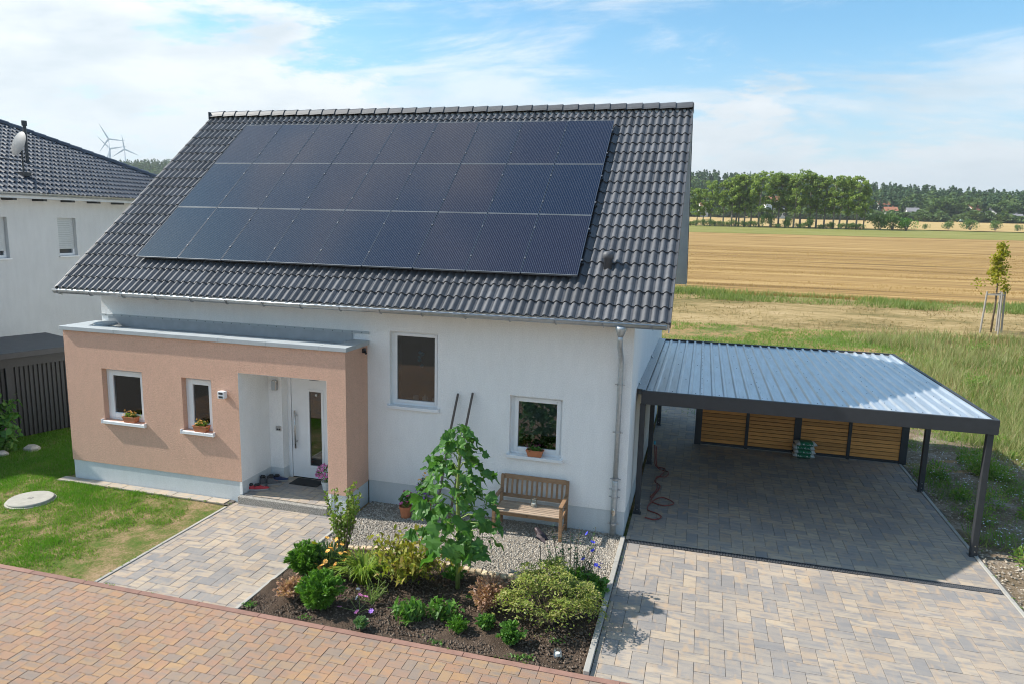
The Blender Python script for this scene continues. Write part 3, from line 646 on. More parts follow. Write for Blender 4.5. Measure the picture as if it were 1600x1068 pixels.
# niche lamp, door bell, outside lamp, sensor
lp = MB().box(-7.135, -7.03, .005, .08, 2.03, 2.23).obj('niche_lamp', 'steel', house, bev=.01); MB().box(-7.125, -7.04, .0, .004, 2.04, 2.22).obj('lamp_shade', 'cap_sheet', lp)
bl = MB().box(-7.10, -6.98, .062, .08, 1.18, 1.28).obj('door_bell', 'steel', house, bev=.003); MB().box(-7.075, -7.045, .056, .062, 1.2, 1.23).box(-7.03, -7.0, .056, .062, 1.2, 1.23).obj('button', 'anthracite', bl)
ol = MB().box(-7.62, -7.56, AY-.03, AY, 2.07, 2.18).box(-7.60, -7.58, AY-.075, AY-.03, 2.11, 2.14).obj('wall_lamp', 'white_pvc', house, bev=.004)
MB().box(-7.60, -7.46, AY-.15, AY-.05, 2.055, 2.195).obj('lamp_head', 'white_pvc', ol, bev=.006); MB().box(-7.575, -7.485, AY-.153, AY-.15, 2.14, 2.18).box(-7.575, -7.485, AY-.153, AY-.15, 2.07, 2.11).obj('lens', 'anthracite', ol)
cs = MB().box(A1, A1+.05, -.22, -.14, 2.98, 3.06).obj('wall_sensor', 'anthracite', house); MB().tube([(A1+.04, -.18, 3.0), (A1+.1, -.26, 2.985)], .022, 10).obj('sensor_eye', 'black', cs)

# ------------------------------------------------------------------ roof
roof = MB()
def slope_pts(x0, x1, s0, s1, off, back=False):
    out = []
    for s, x in ((s0, x0), (s0, x1), (s1, x1), (s1, x0)):
        y = -E_+s*math.cos(PITCH)-off*math.sin(PITCH); z = 3.927+s*math.sin(PITCH)+off*math.cos(PITCH)
        out.append((x, D_-y if back else y, z))
    return out
for back in (False, True):
    a = slope_pts(RX0+.02, RX1-.02, .03, SL, -.055, back); b = slope_pts(RX0+.02, RX1-.02, .03, SL, -.20, back)
    f = [(0, 1, 2, 3), (7, 6, 5, 4), (0, 4, 5, 1), (1, 5, 6, 2), (2, 6, 7, 3), (3, 7, 4, 0)]
    roof.add(a+b, [q[::-1] for q in f] if back else f)
roof = roof.obj('roof', 'verge_board', house)
for x, s in ((RX1-.02, 1), (RX0+.02, -1)):
    for back in (False, True):
        x2 = x+.022*s; a = slope_pts(min(x+.001*s, x2), max(x+.001*s, x2), -.01, SL-.0, -.05, back); b = slope_pts(min(x+.001*s, x2), max(x+.001*s, x2), -.01, SL, -.235, back)
        MB().add(a+b, [(0, 1, 2, 3), (7, 6, 5, 4), (0, 4, 5, 1), (1, 5, 6, 2), (2, 6, 7, 3), (3, 7, 4, 0)]).obj('verge_board', 'verge_board', roof)
ROWS, EXPO = 19, SL/19
NC = 41; CWD = (RX1-RX0)/NC
def tile_mb(wd, ln, n=12, hgt=.046, thick=.02, lift=.028):
    mb = MB(); prof = []; h2 = n//2
    for q in range(2):
        for i in range(h2):
            u = i/h2
            z = hgt*math.sin(math.pi*min(u/.70, 1))**.8 if u < .70 else .10*hgt*math.sin(math.pi*(u-.70)/.30)
            prof.append(((q+u)*wd/2, z))
    prof.append((wd, 0.))
    k = len(prof)
    v = [(x, 0, z+lift) for x, z in prof]+[(x, ln, z) for x, z in prof]
    mb.add(v, [(i, i+1, k+i+1, k+i) for i in range(k-1)])
    v = [(x, .0, z+lift) for x, z in prof]+[(x, .004, z+lift-thick-.010) for x, z in prof]
    mb.add(v, [(k+i, k+i+1, i+1, i) for i in range(k-1)])
    return mb
tmb = tile_mb(CWD, EXPO+.05); tme = tmb.mesh('roof_tile'); tme.materials.append(MT['tile_dark'])
tme.polygons.foreach_set('use_smooth', [i < 12 for i in range(len(tme.polygons))])
def slope_M(s, x, off=-.045, back=False):
    y = -E_+s*math.cos(PITCH)-off*math.sin(PITCH); z = 3.927+s*math.sin(PITCH)+off*math.cos(PITCH)
    return (x, y, z)
PS0, PS1, PXA, PXB = .88, 5.862, -10.235, -1.022
tl = []
for r in range(ROWS):
    for c in range(NC):
        x = RX0+c*CWD; s = r*EXPO
        hid = x > PXA+.35 and x+CWD < PXB-.1 and s > PS0+.45 and s+EXPO < PS1-.1
        l = slope_M(s, x); dist = np.linalg.norm(np.array(l)-CAMP)
        tl.append((1e3 if hid else dist, l))
tl.sort(key=lambda q: q[0])
big = MB(); ca, sa = math.cos(PITCH), math.sin(PITCH)
for i, (dd, l) in enumerate(tl):
    j = random.uniform(-.0025, .0025)
    if i < 300: link('roof_tile', tme, None, roof, loc=(l[0], l[1], l[2]+j), rot=(PITCH+random.uniform(-.004, .004), 0, 0))
    else: big.add([(l[0]+x, l[1]+y*ca-z*sa, l[2]+j+y*sa+z*ca) for x, y, z in tmb.v], tmb.f, random.random())
for r in range(ROWS):                       # rear slope
    for c in range(NC):
        l = slope_M(r*EXPO, RX0+c*CWD); big.add([(l[0]+x, D_-(l[1]+y*ca-z*sa), l[2]+y*sa+z*ca) for x, y, z in tmb.v], [f[::-1] for f in tmb.f], random.random())
tf = big.obj('tile_field', 'tile_dark', roof, True, kind='stuff')
vm = MB().box(-.012, .016, -.005, EXPO+.03, -.075, .052).mesh('verge_tile'); vm.materials.append(MT['tile_dark'])
for x in (RX1+.004, RX0-.008):
    for r in range(ROWS):
        l = slope_M(r*EXPO, x); link('verge_tile', vm, None, roof, loc=l, rot=(PITCH-.04, 0, 0))
        b = link('verge_tile', vm, None, roof, loc=(l[0], D_-l[1], l[2]), rot=(PITCH-.04, 0, math.pi))
rm_ = MB(); pr = [(-.135, -.075), (-.115, -.03), (-.07, .035), (-.03, .06), (.03, .06), (.07, .035), (.115, -.03), (.135, -.075)]
v = [(0, y, z) for y, z in pr]+[(.40, y*1.08, z*1.0+.022) for y, z in pr]+[(.40, y*.98, z-.012) for y, z in pr]
rm_.add(v, [(i, i+1, 9+i, 8+i) for i in range(7)]+[(8+i, 9+i, 17+i, 16+i) for i in range(7)]); rme = rm_.mesh('ridge_tile'); rme.materials.append(MT['tile_dark'])
nr = 34
for i in range(nr):
    link('ridge_tile', rme, None, roof, loc=(RX0-.01+i*(RX1-RX0-.03)/nr, D_/2, 8.034+.035), rot=(0, 0, 0))
for x, y in ((RX1+.015, 0), (RX0-.02, 0)): MB().box(x-.012, x+.012, D_/2-.14, D_/2+.14, 7.93, 8.12).obj('ridge_end', 'tile_dark', roof, bev=.01)
# roof vent
vl = slope_M(1.29, -.56, 0); ve = empty('tmp'); bpy.data.objects.remove(ve)
MB().lathe([(.075, -.05), (.075, .12), (.10, .13), (.10, .21), (.07, .25), (.001, .26)], 16, vl).obj('vent_cap', 'tile_dark', roof, True)
# gutter
def half_gutter(x0, x1, yc, zc, r, mat, parent, back=1, name='gutter'):
    g = MB(); n = 10; vo = []; 
    for x in (x0, x1):
        for rr_ in (r, r-.006):
            for i in range(n+1):
                a = math.pi+math.pi*i/n; vo.append((x, yc+rr_*math.cos(a), zc+rr_*math.sin(a)))
    k = n+1
    fs = [(i, i+1, 2*k+i+1, 2*k+i) for i in range(n)]+[(k+i+1, k+i, 3*k+i, 3*k+i+1) for i in range(n)]+[(0, 2*k, 3*k, k), (n, k+n, 3*k+n, 2*k+n)]
    fs += [tuple(range(0, k))[::-1], tuple(range(2*k, 3*k))]
    g.add(vo, fs); o = g.obj(name, mat, parent, True)
    MB().tube([(x0, yc-r-.004, zc+.002), (x1, yc-r-.004, zc+.002)], .011, 8).obj('bead', mat, o, True)
    return o
gy_, gz_ = -E_-.065, 3.885
gut = half_gutter(-11.63, .56, gy_, gz_, .075, 'zinc', house)
for i in range(16):
    x = -11.5+i*.79; b = MB(); pts = [(x, gy_+.081*math.cos(a), gz_+.081*math.sin(a)) for a in np.linspace(math.pi*.97, 2*math.pi, 10)]
    for p_, q_ in zip(pts, pts[1:]): b.bar(p_, q_, .03, .006, (1, 0, 0))
    b.obj('gutter_bracket', 'zinc', gut)
half_gutter(-11.63, .56, D_+E_+.065, gz_, .075, 'zinc', house, name='rear_gutter')
# downpipe
dpx = -.19; dp = MB()
dp.tube([(-.16, gy_, 3.83), (-.16, gy_, 3.78), (-.16, gy_, 3.66)], [.095, .09, .045], 12)
dp = dp.obj('downpipe', 'galvanised', house, True)
MB().tube([(-.16, gy_, 3.67), (-.165, gy_+.01, 3.60), (-.175, gy_+.12, 3.48), (-.19, -.16, 3.25), (-.19, -.095, 3.14), (-.19, -.09, 3.0), (-.19, -.09, 1.0)], .045, 14).obj('pipe', 'galvanised', dp, True)
MB().tube([(dpx, -.09, 1.02), (dpx, -.09, 1.0), (dpx, -.09, .0)], [.052, .056, .056], 14).obj('stand_pipe', 'galvanised', dp, True)
for z, r in ((2.75, .052), (1.05, .06), (.86, .064), (.72, .064), (.22, .064), (1.9, .052)):
    MB().tube([(dpx, -.09, z-.015), (dpx, -.09, z+.015)], r, 14).box(dpx-r-.035, dpx+r+.035, -.1, -.085, z-.008, z+.008).obj('pipe_clamp', 'zinc', dp)
MB().lathe([(.035, 0), (.035, .012), (.02, .02), (.001, .022)], 14).obj('cleaning_hatch', 'steel', dp, loc=(dpx, -.142, .45), rot=(math.pi/2, 0, 0)).scale = (1, 2, 1)
# snow guard free roof: mounting rails under the panels
for r in range(3):
    for f_ in (.24, .76):
        s = PS0+(r+f_)*(PS1-PS0)/3; l = slope_M(s, 0, .03); l2 = (PXA-.04, l[1], l[2]); MB().box(0, PXB-PXA+.08, -.02, .02, -.02, .03).obj('panel_rail', 'anthracite', roof, loc=l2, rot=(PITCH, 0, 0))
# ------------------------------------------------------------------ solar panels
PW, PH = (PXB-PXA)/9, (PS1-PS0)/3
a, b, t_ = PW-.012, PH-.012, .010
fme = MB().box(0, t_, 0, b, -.035, 0).mesh('side_frame'); fme.materials.append(MT['frame_sky_tint'])
fme2 = MB().box(t_, a-t_, 0, t_, -.035, 0).mesh('end_frame'); fme2.materials.append(MT['frame_sunlit'])
gme = MB().add([(t_, t_, -.003), (a-t_, t_, -.003), (a-t_, b-t_, -.003), (t_, b-t_, -.003), (t_, t_, -.03), (a-t_, t_, -.03), (a-t_, b-t_, -.03), (t_, b-t_, -.03)], [(0, 1, 2, 3), (7, 6, 5, 4)]).mesh('cell_glass'); gme.materials.append(MT['solar_cell'])
simple('clamp_grey', (.10, .11, .13), .5, .1, 9)
kme = MB().box(-.015, .015, -.02, .02, -.01, .004).mesh('clamp'); kme.materials.append(MT['clamp_grey'])
rn = ['bottom', 'middle', 'top']
for r in range(3):
    for c in range(9):
        l = slope_M(PS0+r*PH+.007, PXA+c*PW+.007, .12)
        lab = f'dark solar panel, {ORD[c]} from the left in the {rn[r]} row on the house roof'
        e = empty('solar_panel', l, label=lab, cat='solar panel', group='solar panels on the house roof'); e.rotation_euler = (PITCH+random.uniform(-.002, .002), random.uniform(-.0015, .0015), 0)
        link('cell_glass', gme, None, e); link('side_frame', fme, None, e); link('end_frame', fme2, None, e); link('side_frame', fme, None, e, loc=(a-t_, 0, 0)); link('end_frame', fme2, None, e, loc=(0, b-t_, 0))
        if c < 8:
            for q in (.24, .76): link('clamp', kme, None, e, loc=(a+.007, b*q, .002))
        else:
            for q in (.24, .76): link('clamp', kme, None, e, loc=(a+.012, b*q, .002))

# ================================================================== carport
cp = empty('carport', (0, 0, 0), label='anthracite steel carport with light corrugated metal roof beside the house', cat='carport')
CX0, CX1, CY0, CY1, CZ = .10, 5.96, .99, 7.88, 2.43
MB().box(CX0, CX1, CY0, CY0+.06, CZ-.255, CZ).obj('front_fascia', 'anthracite_matt', cp, bev=.006)
MB().box(CX0, CX1, CY1-.06, CY1, CZ-.31, CZ-.055).obj('rear_fascia', 'anthracite_matt', cp, bev=.006)
for x in (CX0, CX1-.06):
    v = [(x, CY0+.061, CZ-.254), (x+.06, CY0+.061, CZ-.254), (x+.06, CY1-.061, CZ-.309), (x, CY1-.061, CZ-.309), (x, CY0+.061, CZ-.002), (x+.06, CY0+.061, CZ-.002), (x+.06, CY1-.061, CZ-.057), (x, CY1-.061, CZ-.057)]
    MB().add(v, [(0, 3, 2, 1), (4, 5, 6, 7), (0, 1, 5, 4), (1, 2, 6, 5), (2, 3, 7, 6), (3, 0, 4, 7)]).obj('side_fascia', 'anthracite_matt', cp)
for y in (2.6, 4.3, 6.0): MB().box(CX0+.061, CX1-.061, y-.05, y+.05, CZ-.25, CZ-.12).obj('beam', 'anthracite', cp)
prof = []; x = CX0+.065; pit = .2125
while x < CX1-.12:
    prof += [(x, 0), (x+.125, 0), (x+.15, .034), (x+.187, .034)]; x += pit
prof.append((CX1-.066, 0))
v = []; 
for y, z in ((CY0+.062, CZ-.045), (CY1-.062, CZ-.10)):
    v += [(a, y, z+h) for a, h in prof]+[(a, y, z+h-.004) for a, h in prof]
k = len(prof)
MB().add(v, [(i, i+1, 2*k+i+1, 2*k+i) for i in range(k-1)]+[(k+i+1, k+i, 3*k+i, 3*k+i+1) for i in range(k-1)]+[(k+i, k+i+1, i+1, i) for i in range(k-1)]).obj('roof_sheet', 'sheet_blue', cp)
sw = MB(); zs = lambda y: CZ-.045-.055*(y-CY0)/(CY1-CY0)
for i in range(27):
    for y in (1.35, 2.6, 4.3, 6.0, 7.5):
        if (i+int(y*3)) % 2: continue
        sw.lathe([(.009, 0), (.009, .006), (.001, .008)], 6, (CX0+.065+i*pit+.06, y+random.uniform(-.03, .03), zs(y)))
for i in (4, 9, 14, 19, 24):
    for j in range(14): sw.lathe([(.007, 0), (.007, .006), (.001, .008)], 6, (CX0+.065+i*pit+.168, 1.2+j*.49, zs(1.2+j*.49)+.034))
sw.obj('roof_screws', 'anthracite', cp, kind='stuff')
for x, ys in ((.135, (1.06, 4.1, 7.5)), (5.86, (1.07, 4.2, 7.5))):
    for y in ys:
        ps = MB().box(x-.05, x+.05, y-.05, y+.05, -.02, CZ-.26-.055*(y-CY0)/(CY1-CY0)).obj('post', 'anthracite_matt', cp, bev=.008)
        MB().box(x-.075, x+.075, y-.075, y+.075, -.01, .008).obj('foot_plate', 'anthracite', ps)
        bo = MB()
        for z in (.09, .19): bo.tube([(x-.0, y-.049, z), (x, y-.06, z)], .012, 8); bo.tube([(x+.049, y, z), (x+.06, y, z)], .012, 8)
        bo.obj('bolts', 'steel', ps)
for y in (1.5, 4.6):
    MB().add([(.004, y-.05, CZ+.06), (.10, y-.05, CZ-.06), (.10, y-.05, CZ-.18), (.004, y-.05, CZ-.18), (.004, y+.05, CZ+.06), (.10, y+.05, CZ-.06), (.10, y+.05, CZ-.18), (.004, y+.05, CZ-.18)], [(0, 3, 2, 1), (4, 5, 6, 7), (0, 1, 5, 4), (1, 2, 6, 5), (2, 3, 7, 6), (3, 0, 4, 7)]).obj('wall_bracket', 'cap_sheet', cp)
MB().add([(.004, CY0+.07, CZ+.02), (.004, CY1-.07, CZ-.035), (CX0+.07, CY1-.07, CZ-.051), (CX0+.07, CY0+.07, CZ+.004)], [(0, 3, 2, 1)]).obj('wall_flashing', 'zinc', cp)
# slatted screen at the back
FY = 6.05
fs = empty('wood_screen', (1.2, FY, 0), label='slatted orange wood screen with black posts at the back of the carport', cat='fence')
pxs = [0, 1.18, 2.36, 3.54, 4.74]
for i, x in enumerate(pxs):
    wd_ = .16 if i in (0, 2, 4) else .075
    MB().box(x-wd_/2, x+wd_/2, -.04, .04, 0, 2.08).obj('post', 'anthracite', fs, bev=.004)
for i in range(4):
    a = pxs[i]+(.081 if i % 2 == 0 else .039); b = pxs[i+1]-(.039 if i % 2 == 0 else .081)
    for z in (.05, 2.03): MB().box(a, b, -.03, .03, z-.03, z+.03).obj('rail', 'anthracite', fs)
    sm_ = MB().box(0, b-a, -.014, .014, 0, .083).mesh('slat'); sm_.materials.append(MT['larch'])
    for k in range(20): link('slat', sm_, None, fs, loc=(a, random.uniform(-.002, .002), .085+k*.0957))
# dark panel sheet behind the slats so that no daylight shows between them
MB().box(.06, 4.70, .035, .045, .06, 2.0).obj('backing_sheet', 'anthracite', fs)

# ================================================================== neighbour house, shed
nh = empty('neighbour_house', (-18, 0, 0), label='white two-storey neighbouring house with blue-black hipped tile roof', cat='house')
NY0, NY1 = -1.3, 12.2; SW = [(2.35, 3.66), (5.30, 5.93)]; WZ0, WZ1 = 4.12, 5.27
mb = MB(); xs = [NY0]+[q for s_ in ((2.55, 3.66), (5.28, 5.93)) for q in s_]+[NY1]
def nq(a, b, c, d): mb.add([(0, a, c), (0, b, c), (0, b, d), (0, a, d)], [(0, 1, 2, 3)])
nq(NY0, NY1, -.3, WZ0); nq(NY0, NY1, WZ1, 6.1)
for a, b in ((NY0, xs[1]), (xs[2], xs[3]), (xs[4], NY1)): nq(a, b, WZ0, WZ1)
for a, b in ((xs[1], xs[2]), (xs[3], xs[4])):
    mb.add([(0, a, WZ0), (-.2, a, WZ0), (-.2, a, WZ1), (0, a, WZ1), (0, b, WZ0), (-.2, b, WZ0), (-.2, b, WZ1), (0, b, WZ1)], [(0, 1, 2, 3), (7, 6, 5, 4), (3, 2, 6, 7), (0, 4, 5, 1)])
mb.add([(0, NY0, -.3), (-11, NY0, -.3), (-11, NY0, 6.1), (0, NY0, 6.1), (0, NY1, -.3), (-11, NY1, -.3), (-11, NY1, 6.1), (0, NY1, 6.1)], [(1, 0, 3, 2), (4, 5, 6, 7), (5, 1, 2, 6)])
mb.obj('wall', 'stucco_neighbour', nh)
for a, b in ((xs[1], xs[2]), (xs[3], xs[4])):
    wn = MB().box(-.19, -.13, a, a+.06, WZ0, WZ1).box(-.19, -.13, b-.06, b, WZ0, WZ1).box(-.19, -.13, a+.06, b-.06, WZ0, WZ0+.07).obj('window', 'white_pvc', nh)
    MB().box(-.19, -.18, a+.06, b-.06, WZ0+.07, WZ1).obj('pane', 'pane_far', wn)
    for k in range(19): MB().box(-.12, -.105, a+.01, b-.01, WZ0+.20+k*.0555, WZ0+.20+k*.0555+.051).obj('shutter_slat', 'shutter', wn)
    MB().box(-.13, .05, a-.03, b+.03, WZ0-.04, WZ0-.005).obj('sill', 'white_pvc', wn)
# hip roof: eave line x=+.5 (local), pitch tan .48
nroof = MB(); EY0, EY1, EZ, ND, TT = NY0-.5, NY1+.5, 6.0, 6.0, .48
v = [(.5, EY0, EZ), (.5, EY1, EZ), (-11.5, EY1, EZ), (-11.5, EY0, EZ), (.5-ND, EY0+ND, EZ+TT*ND), (.5-ND, EY1-ND, EZ+TT*ND)]
v2 = [(a, b, c-.10) for a, b, c in v]
nroof.add(v2, [(0, 1, 5, 4), (1, 2, 5), (2, 3, 4, 5), (3, 0, 4)]); nroof.box(-11.5, .48, EY0+.01, EY1-.01, EZ-.2, EZ-.12)
nroof = nroof.obj('roof', 'verge_board', nh)
np_ = math.atan(TT); nlen = ND/math.cos(np_); rows = 20; ex = nlen/rows; cw = .30
ntm = tile_mb(cw, ex+.04, 12, .05, .02, .03); nme = ntm.mesh('roof_tile'); nme.materials.append(MT['tile_blue']); nme.polygons.foreach_set('use_smooth', [i < 12 for i in range(len(nme.polygons))])
lst = []
for r in range(rows):
    s = r*ex; h = s*math.cos(np_)+ex*.6
    y = EY0+h*.9
    while y < EY1-h+.02:
        x = .5-s*math.cos(np_); z = EZ+s*math.sin(np_)-.07
        lst.append((np.linalg.norm(np.array([x-18, y, z])-CAMP) if y > 1.5 else 999, x, y, z)); y += cw
lst.sort(); big = MB(); cb, sb = math.cos(np_), math.sin(np_)
for i, (dd, x, y, z) in enumerate(lst):
    if i < 300: link('roof_tile', nme, None, nroof, loc=(x, y, z), rot=(np_, 0, math.pi/2))
    else: big.add([(x-(q[1]*cb-q[2]*sb), y+q[0], z+q[1]*sb+q[2]*cb) for q in ntm.v], ntm.f, random.random())
big.obj('tile_field', 'tile_blue', nroof, True, kind='stuff')
hm = MB(); pr2 = [(-.13, -.06), (-.08, .03), (0, .06), (.08, .03), (.13, -.06)]
hm.add([(0, y, z) for y, z in pr2]+[(.40, y*1.05, z+.02) for y, z in pr2], [(i, i+1, 6+i, 5+i) for i in range(4)]+[(5, 6, 7, 8, 9)]); hme = hm.mesh('hip_tile'); hme.materials.append(MT['tile_blue'])
A = Vector((.5, EY1, EZ)); B = Vector((.5-ND, EY1-ND, EZ+TT*ND)); dv = (B-A); nn_ = int(dv.length/.36); q_ = (-dv).to_track_quat('X', 'Z').to_euler()
for i in range(1, nn_+1): link('hip_tile', hme, None, nroof, loc=A+dv*(i/nn_)+Vector((0, 0, .02)), rot=q_)
for y in np.arange(EY0+ND, EY1-ND, .36): link('hip_tile', hme, None, nroof, loc=(.5-ND, y, EZ+TT*ND+.02), rot=(0, 0, math.pi/2))
g = MB(); n_ = 8; vo = []
for y in (EY0, EY1):
    for i in range(n_+1):
        a = math.pi+math.pi*i/n_; vo.append((.56+.07*math.cos(a), y, EZ-.05+.07*math.sin(a)))
g.add(vo, [(n_+1+i, n_+2+i, i+1, i) for i in range(n_)]); g.obj('gutter', 'zinc', nh, True)
for k in range(14): MB().box(0, .42, EY0+.6+k*.95, EY0+.72+k*.95, EZ-.26, EZ-.15).obj('rafter_end', 'anthracite', nh)
MB().tube([(-1.5, 5.75, 6.7), (-1.5, 5.75, 8.05)], .05, 10).tube([(-1.5, 5.75, 8.05), (-1.5, 5.75, 8.2)], .075, 10).obj('vent_pipe', 'anthracite', nh)
# satellite dish
ds = empty('satellite_dish', (-18.55, 4.78, 6.55), label='grey satellite dish on the blue-black roof of the neighbouring house', cat='satellite dish')
dm = MB(); nrr, kk = 6, 24; vs = []; fs2 = []
for i in range(nrr+1):
    r = .37*i/nrr
    for j in range(kk): a = 6.2832*j/kk; vs.append((r*math.cos(a)*.92, .35*r*r, r*math.sin(a)))
for i in range(nrr):
    for j in range(kk): fs2.append((i*kk+j, i*kk+(j+1) % kk, (i+1)*kk+(j+1) % kk, (i+1)*kk+j))
dm.add(vs, fs2); dd_ = dm.obj('reflector', 'dish', ds, True, loc=(0, -.14, .86), rot=(R(-18), 0, R(-12)))
MB().tube([(0, 0, .0), (0, 0, .75)], .025, 8).obj('mast', 'anthracite', ds); MB().bar((.05, -.1, .35), (-.5, -.75, .42), .03, .03).obj('feed_arm', 'anthracite', ds)
MB().tube([(-.5, -.75, .42), (-.46, -.68, .5)], .035, 8).obj('receiver', 'anthracite', ds)
MB().box(-.15, .15, -.12, .12, -.08, .03).obj('base', 'anthracite', ds)
# shed / bin store with slatted wall
sa_ = math.atan2(1.13, .39); sh = empty('bin_shed', (-14.62, 1.22, 0), sa_, label='dark grey flat-roofed shed with vertical slats at the lawn edge', cat='shed')
MB().box(-6, 1.15, -.55, 2.0, 2.06, 2.20).obj('roof', 'anthracite_matt', sh, bev=.01)
MB().box(-6, 1.13, -.12, -.06, 1.78, 2.059).obj('fascia', 'anthracite_matt', sh)
sm_ = MB().box(0, .062, -.03, 0, .03, 1.90).mesh('slat'); sm_.materials.append(MT['anthracite_matt'])
for i in range(70): link('slat', sm_, None, sh, loc=(-5.9+i*.1, 0, 0))
MB().box(-5.95, 1.1, .002, .03, .02, 1.9).obj('back_panel', 'black', sh)
for x in (-4.2, -.62, 1.06): MB().box(x, x+.1, -.1, -.032, 0, 2.05).obj('post', 'anthracite_matt', sh)
MB().box(1.04, 1.1, .03, 1.9, .02, 2.05).box(-5.95, 1.1, 1.86, 1.9, .02, 2.05).obj('side_wall', 'anthracite_matt', sh)

# ================================================================== far things
def crown_mesh(name, blobs, n, L, Wd, upb=.3):
    Cs = []; Ds = []; Rn = []
    tot = sum(b[1][0]*b[1][1]*b[1][2] for b in blobs)**1
    for c, r in blobs:
        k = max(6, int(n*(r[0]*r[1]*r[2])/tot)); p_, d_ = ball_pts(k, c, r, .35); Cs.append(p_); Ds.append(d_+rng.normal(size=d_.shape)*.8)
        Rn.append(np.clip(.5+d_[:, 2]*.25+rng.normal(size=k)*.18, 0, .99))
    C = np.concatenate(Cs); D = np.concatenate(Ds)
    return npmesh(name, leaf_quads(C, D, L*rng.uniform(.7, 1.3, len(C)), Wd*rng.uniform(.7, 1.3, len(C)), upb=upb), 4, np.concatenate(Rn))
TV = []
for v_ in range(5):
    H = 15.; bl = []
    for k in range(64):
        t = rng.random(); z = 4.3+t*(H-5.2); rad = 2.1*(1-abs(t-.45)*1.0)+.25
        a = rng.random()*6.28; rr_ = rad*rng.random()**.5; s = rng.uniform(.28, .75)
        bl.append(((math.cos(a)*rr_*1.15, math.sin(a)*rr_*1.15, z), (s*1.1, s*1.1, s*.95)))
    me = crown_mesh('crown', bl, 2300, .46, .34); me.materials.append(MT['leaf_row'])
    tb = MB(); bend = [(rng.normal()*.12, rng.normal()*.12, z) for z in (0, 3, 6, 9, 12.5)]
    tb.tube(bend, [.26, .21, .17, .12, .04], 7)
    for k in range(9):
        z = rng.uniform(5, 12); a = rng.random()*6.28; tb.tube([(0, 0, z), (math.cos(a)*.8, math.sin(a)*.8, z+.9), (math.cos(a)*1.7, math.sin(a)*1.7, z+1.5)], [.08, .05, .02], 5)
    tm = tb.mesh('trunk'); tm.materials.append(MT['bark_grey'])
    bl = [((math.cos(a)*rr_, math.sin(a)*rr_, z), (.45, .45, .42)) for a, rr_, z in [(rng.random()*6.28, 1.2*rng.random(), rng.uniform(5, 12)) for _ in range(3)]]
    mm = crown_mesh('mistletoe', bl, 150, .35, .2); mm.materials.append(MT['leaf_hedge'])
    TV.append((me, tm, mm))
TPX = [1072, 1086.5, 1098, 1110, 1131, 1143.5, 1151.5, 1156, 1165, 1176, 1188, 1210, 1221, 1232, 1244, 1256, 1268.5, 1280, 1292, 1303.5, 1314, 1328, 1338, 1351]
for i, p_ in enumerate(TPX):
    x = (p_-1100)*.174+.25; y = 210+random.uniform(-3, 3); s = 1+.12*math.sin((p_-1150)/60.)+random.uniform(-.06, .06)
    if p_ < 1100: s *= .88
    if p_ > 1345: s *= .9
    c_, t_, m_ = TV[i % 5]
    e = empty('row_tree', (x, y, float(zt(x, y))), random.uniform(0, 6.28), label=f'tall thin-trunked tree, {ORD[i]} from the left in the row across the wheat field', cat='tree', group='row of tall trees across the wheat field')
    e.scale = (s*1.05, s*1.05, s); link('crown', c_, None, e); link('trunk', t_, None, e)
    if i % 3 != 1: link('mistletoe', m_, None, e)
BV = []
for v_ in range(4):
    bl = [((rng.normal()*.55, rng.normal()*.5, .55+rng.random()*.6), (rng.uniform(.4, .75),)*2+(rng.uniform(.35, .6),)) for _ in range(9)]
    me = crown_mesh('foliage', bl, 750, .17, .12); me.materials.append(MT['leaf_hedge']); BV.append(me)
def bush(name, x, y, w_, h_, label, group=None, mat=None, cat='bush', v=None):
    e = empty(name, (x, y, float(zt(x, y))), random.uniform(0, 6.28), label=label, cat=cat, group=group); e.scale = (w_/2.4, w_/2.4, h_/1.6)
    me = BV[random.randrange(4) if v is None else v]; o = link('foliage', me, None, e)
    if mat: o.material_slots[0].link = 'OBJECT'; o.material_slots[0].material = MT[mat]
    t = MB()
    for k in range(4): a = k*1.6; t.tube([(0, 0, -.1), (math.cos(a)*.25, math.sin(a)*.25, .5), (math.cos(a)*.5, math.sin(a)*.5, 1.0)], [.06, .04, .015], 5)
    t.obj('stems', 'bark_grey', e); return e
# hedge at the foot of the tree row (one bush after another)
nb_ = 26
for i in range(nb_):
    p_ = 1076+i*10.8+random.uniform(-3, 3); x = (p_-1100)*.174+.25; tall = 4.6 if i in (11, 12) else (3.6 if i in (15, 18) else random.uniform(1.3, 2.3))
    bush('hedge_bush', x, 207.3+random.uniform(-.6, .6), random.uniform(2.4, 3.4), tall, f'dark green bush, {ORD[i]} from the left along the foot of the tree row', 'bushes under the tree row')
for i, (p_, w_, h_) in enumerate([(1374, 5.2, 4.6), (1392, 5.8, 5.2), (1412, 5.6, 4.2)]):
    bush('large_bush', (p_-1100)*.174+.25, 208, w_, h_, ['large dark bush left of a cluster of three ending the tree row', 'tallest dark bush, middle of the cluster ending the tree row', 'bright green rounded bush at the right end of the tree row'][i], 'bushes at the end of the tree row', 'leaf_green' if i == 2 else None)
for i, (p_, w_, h_) in enumerate([(1433, 4.2, 3.4), (1463, 5.2, 3.6), (1489, 2.4, 2.6), (1519, 4.6, 3.8), (1546, 6.2, 5.2), (1577, 5.2, 4.6), (1604, 3, 3)]):
    bush('field_tree', 68.0+(p_-1433)*.2755, 300, w_, h_, f'small rounded tree in the far stubble field, {ORD[i]} from the left', 'small round trees in the far field', 'leaf_hedge', 'tree')
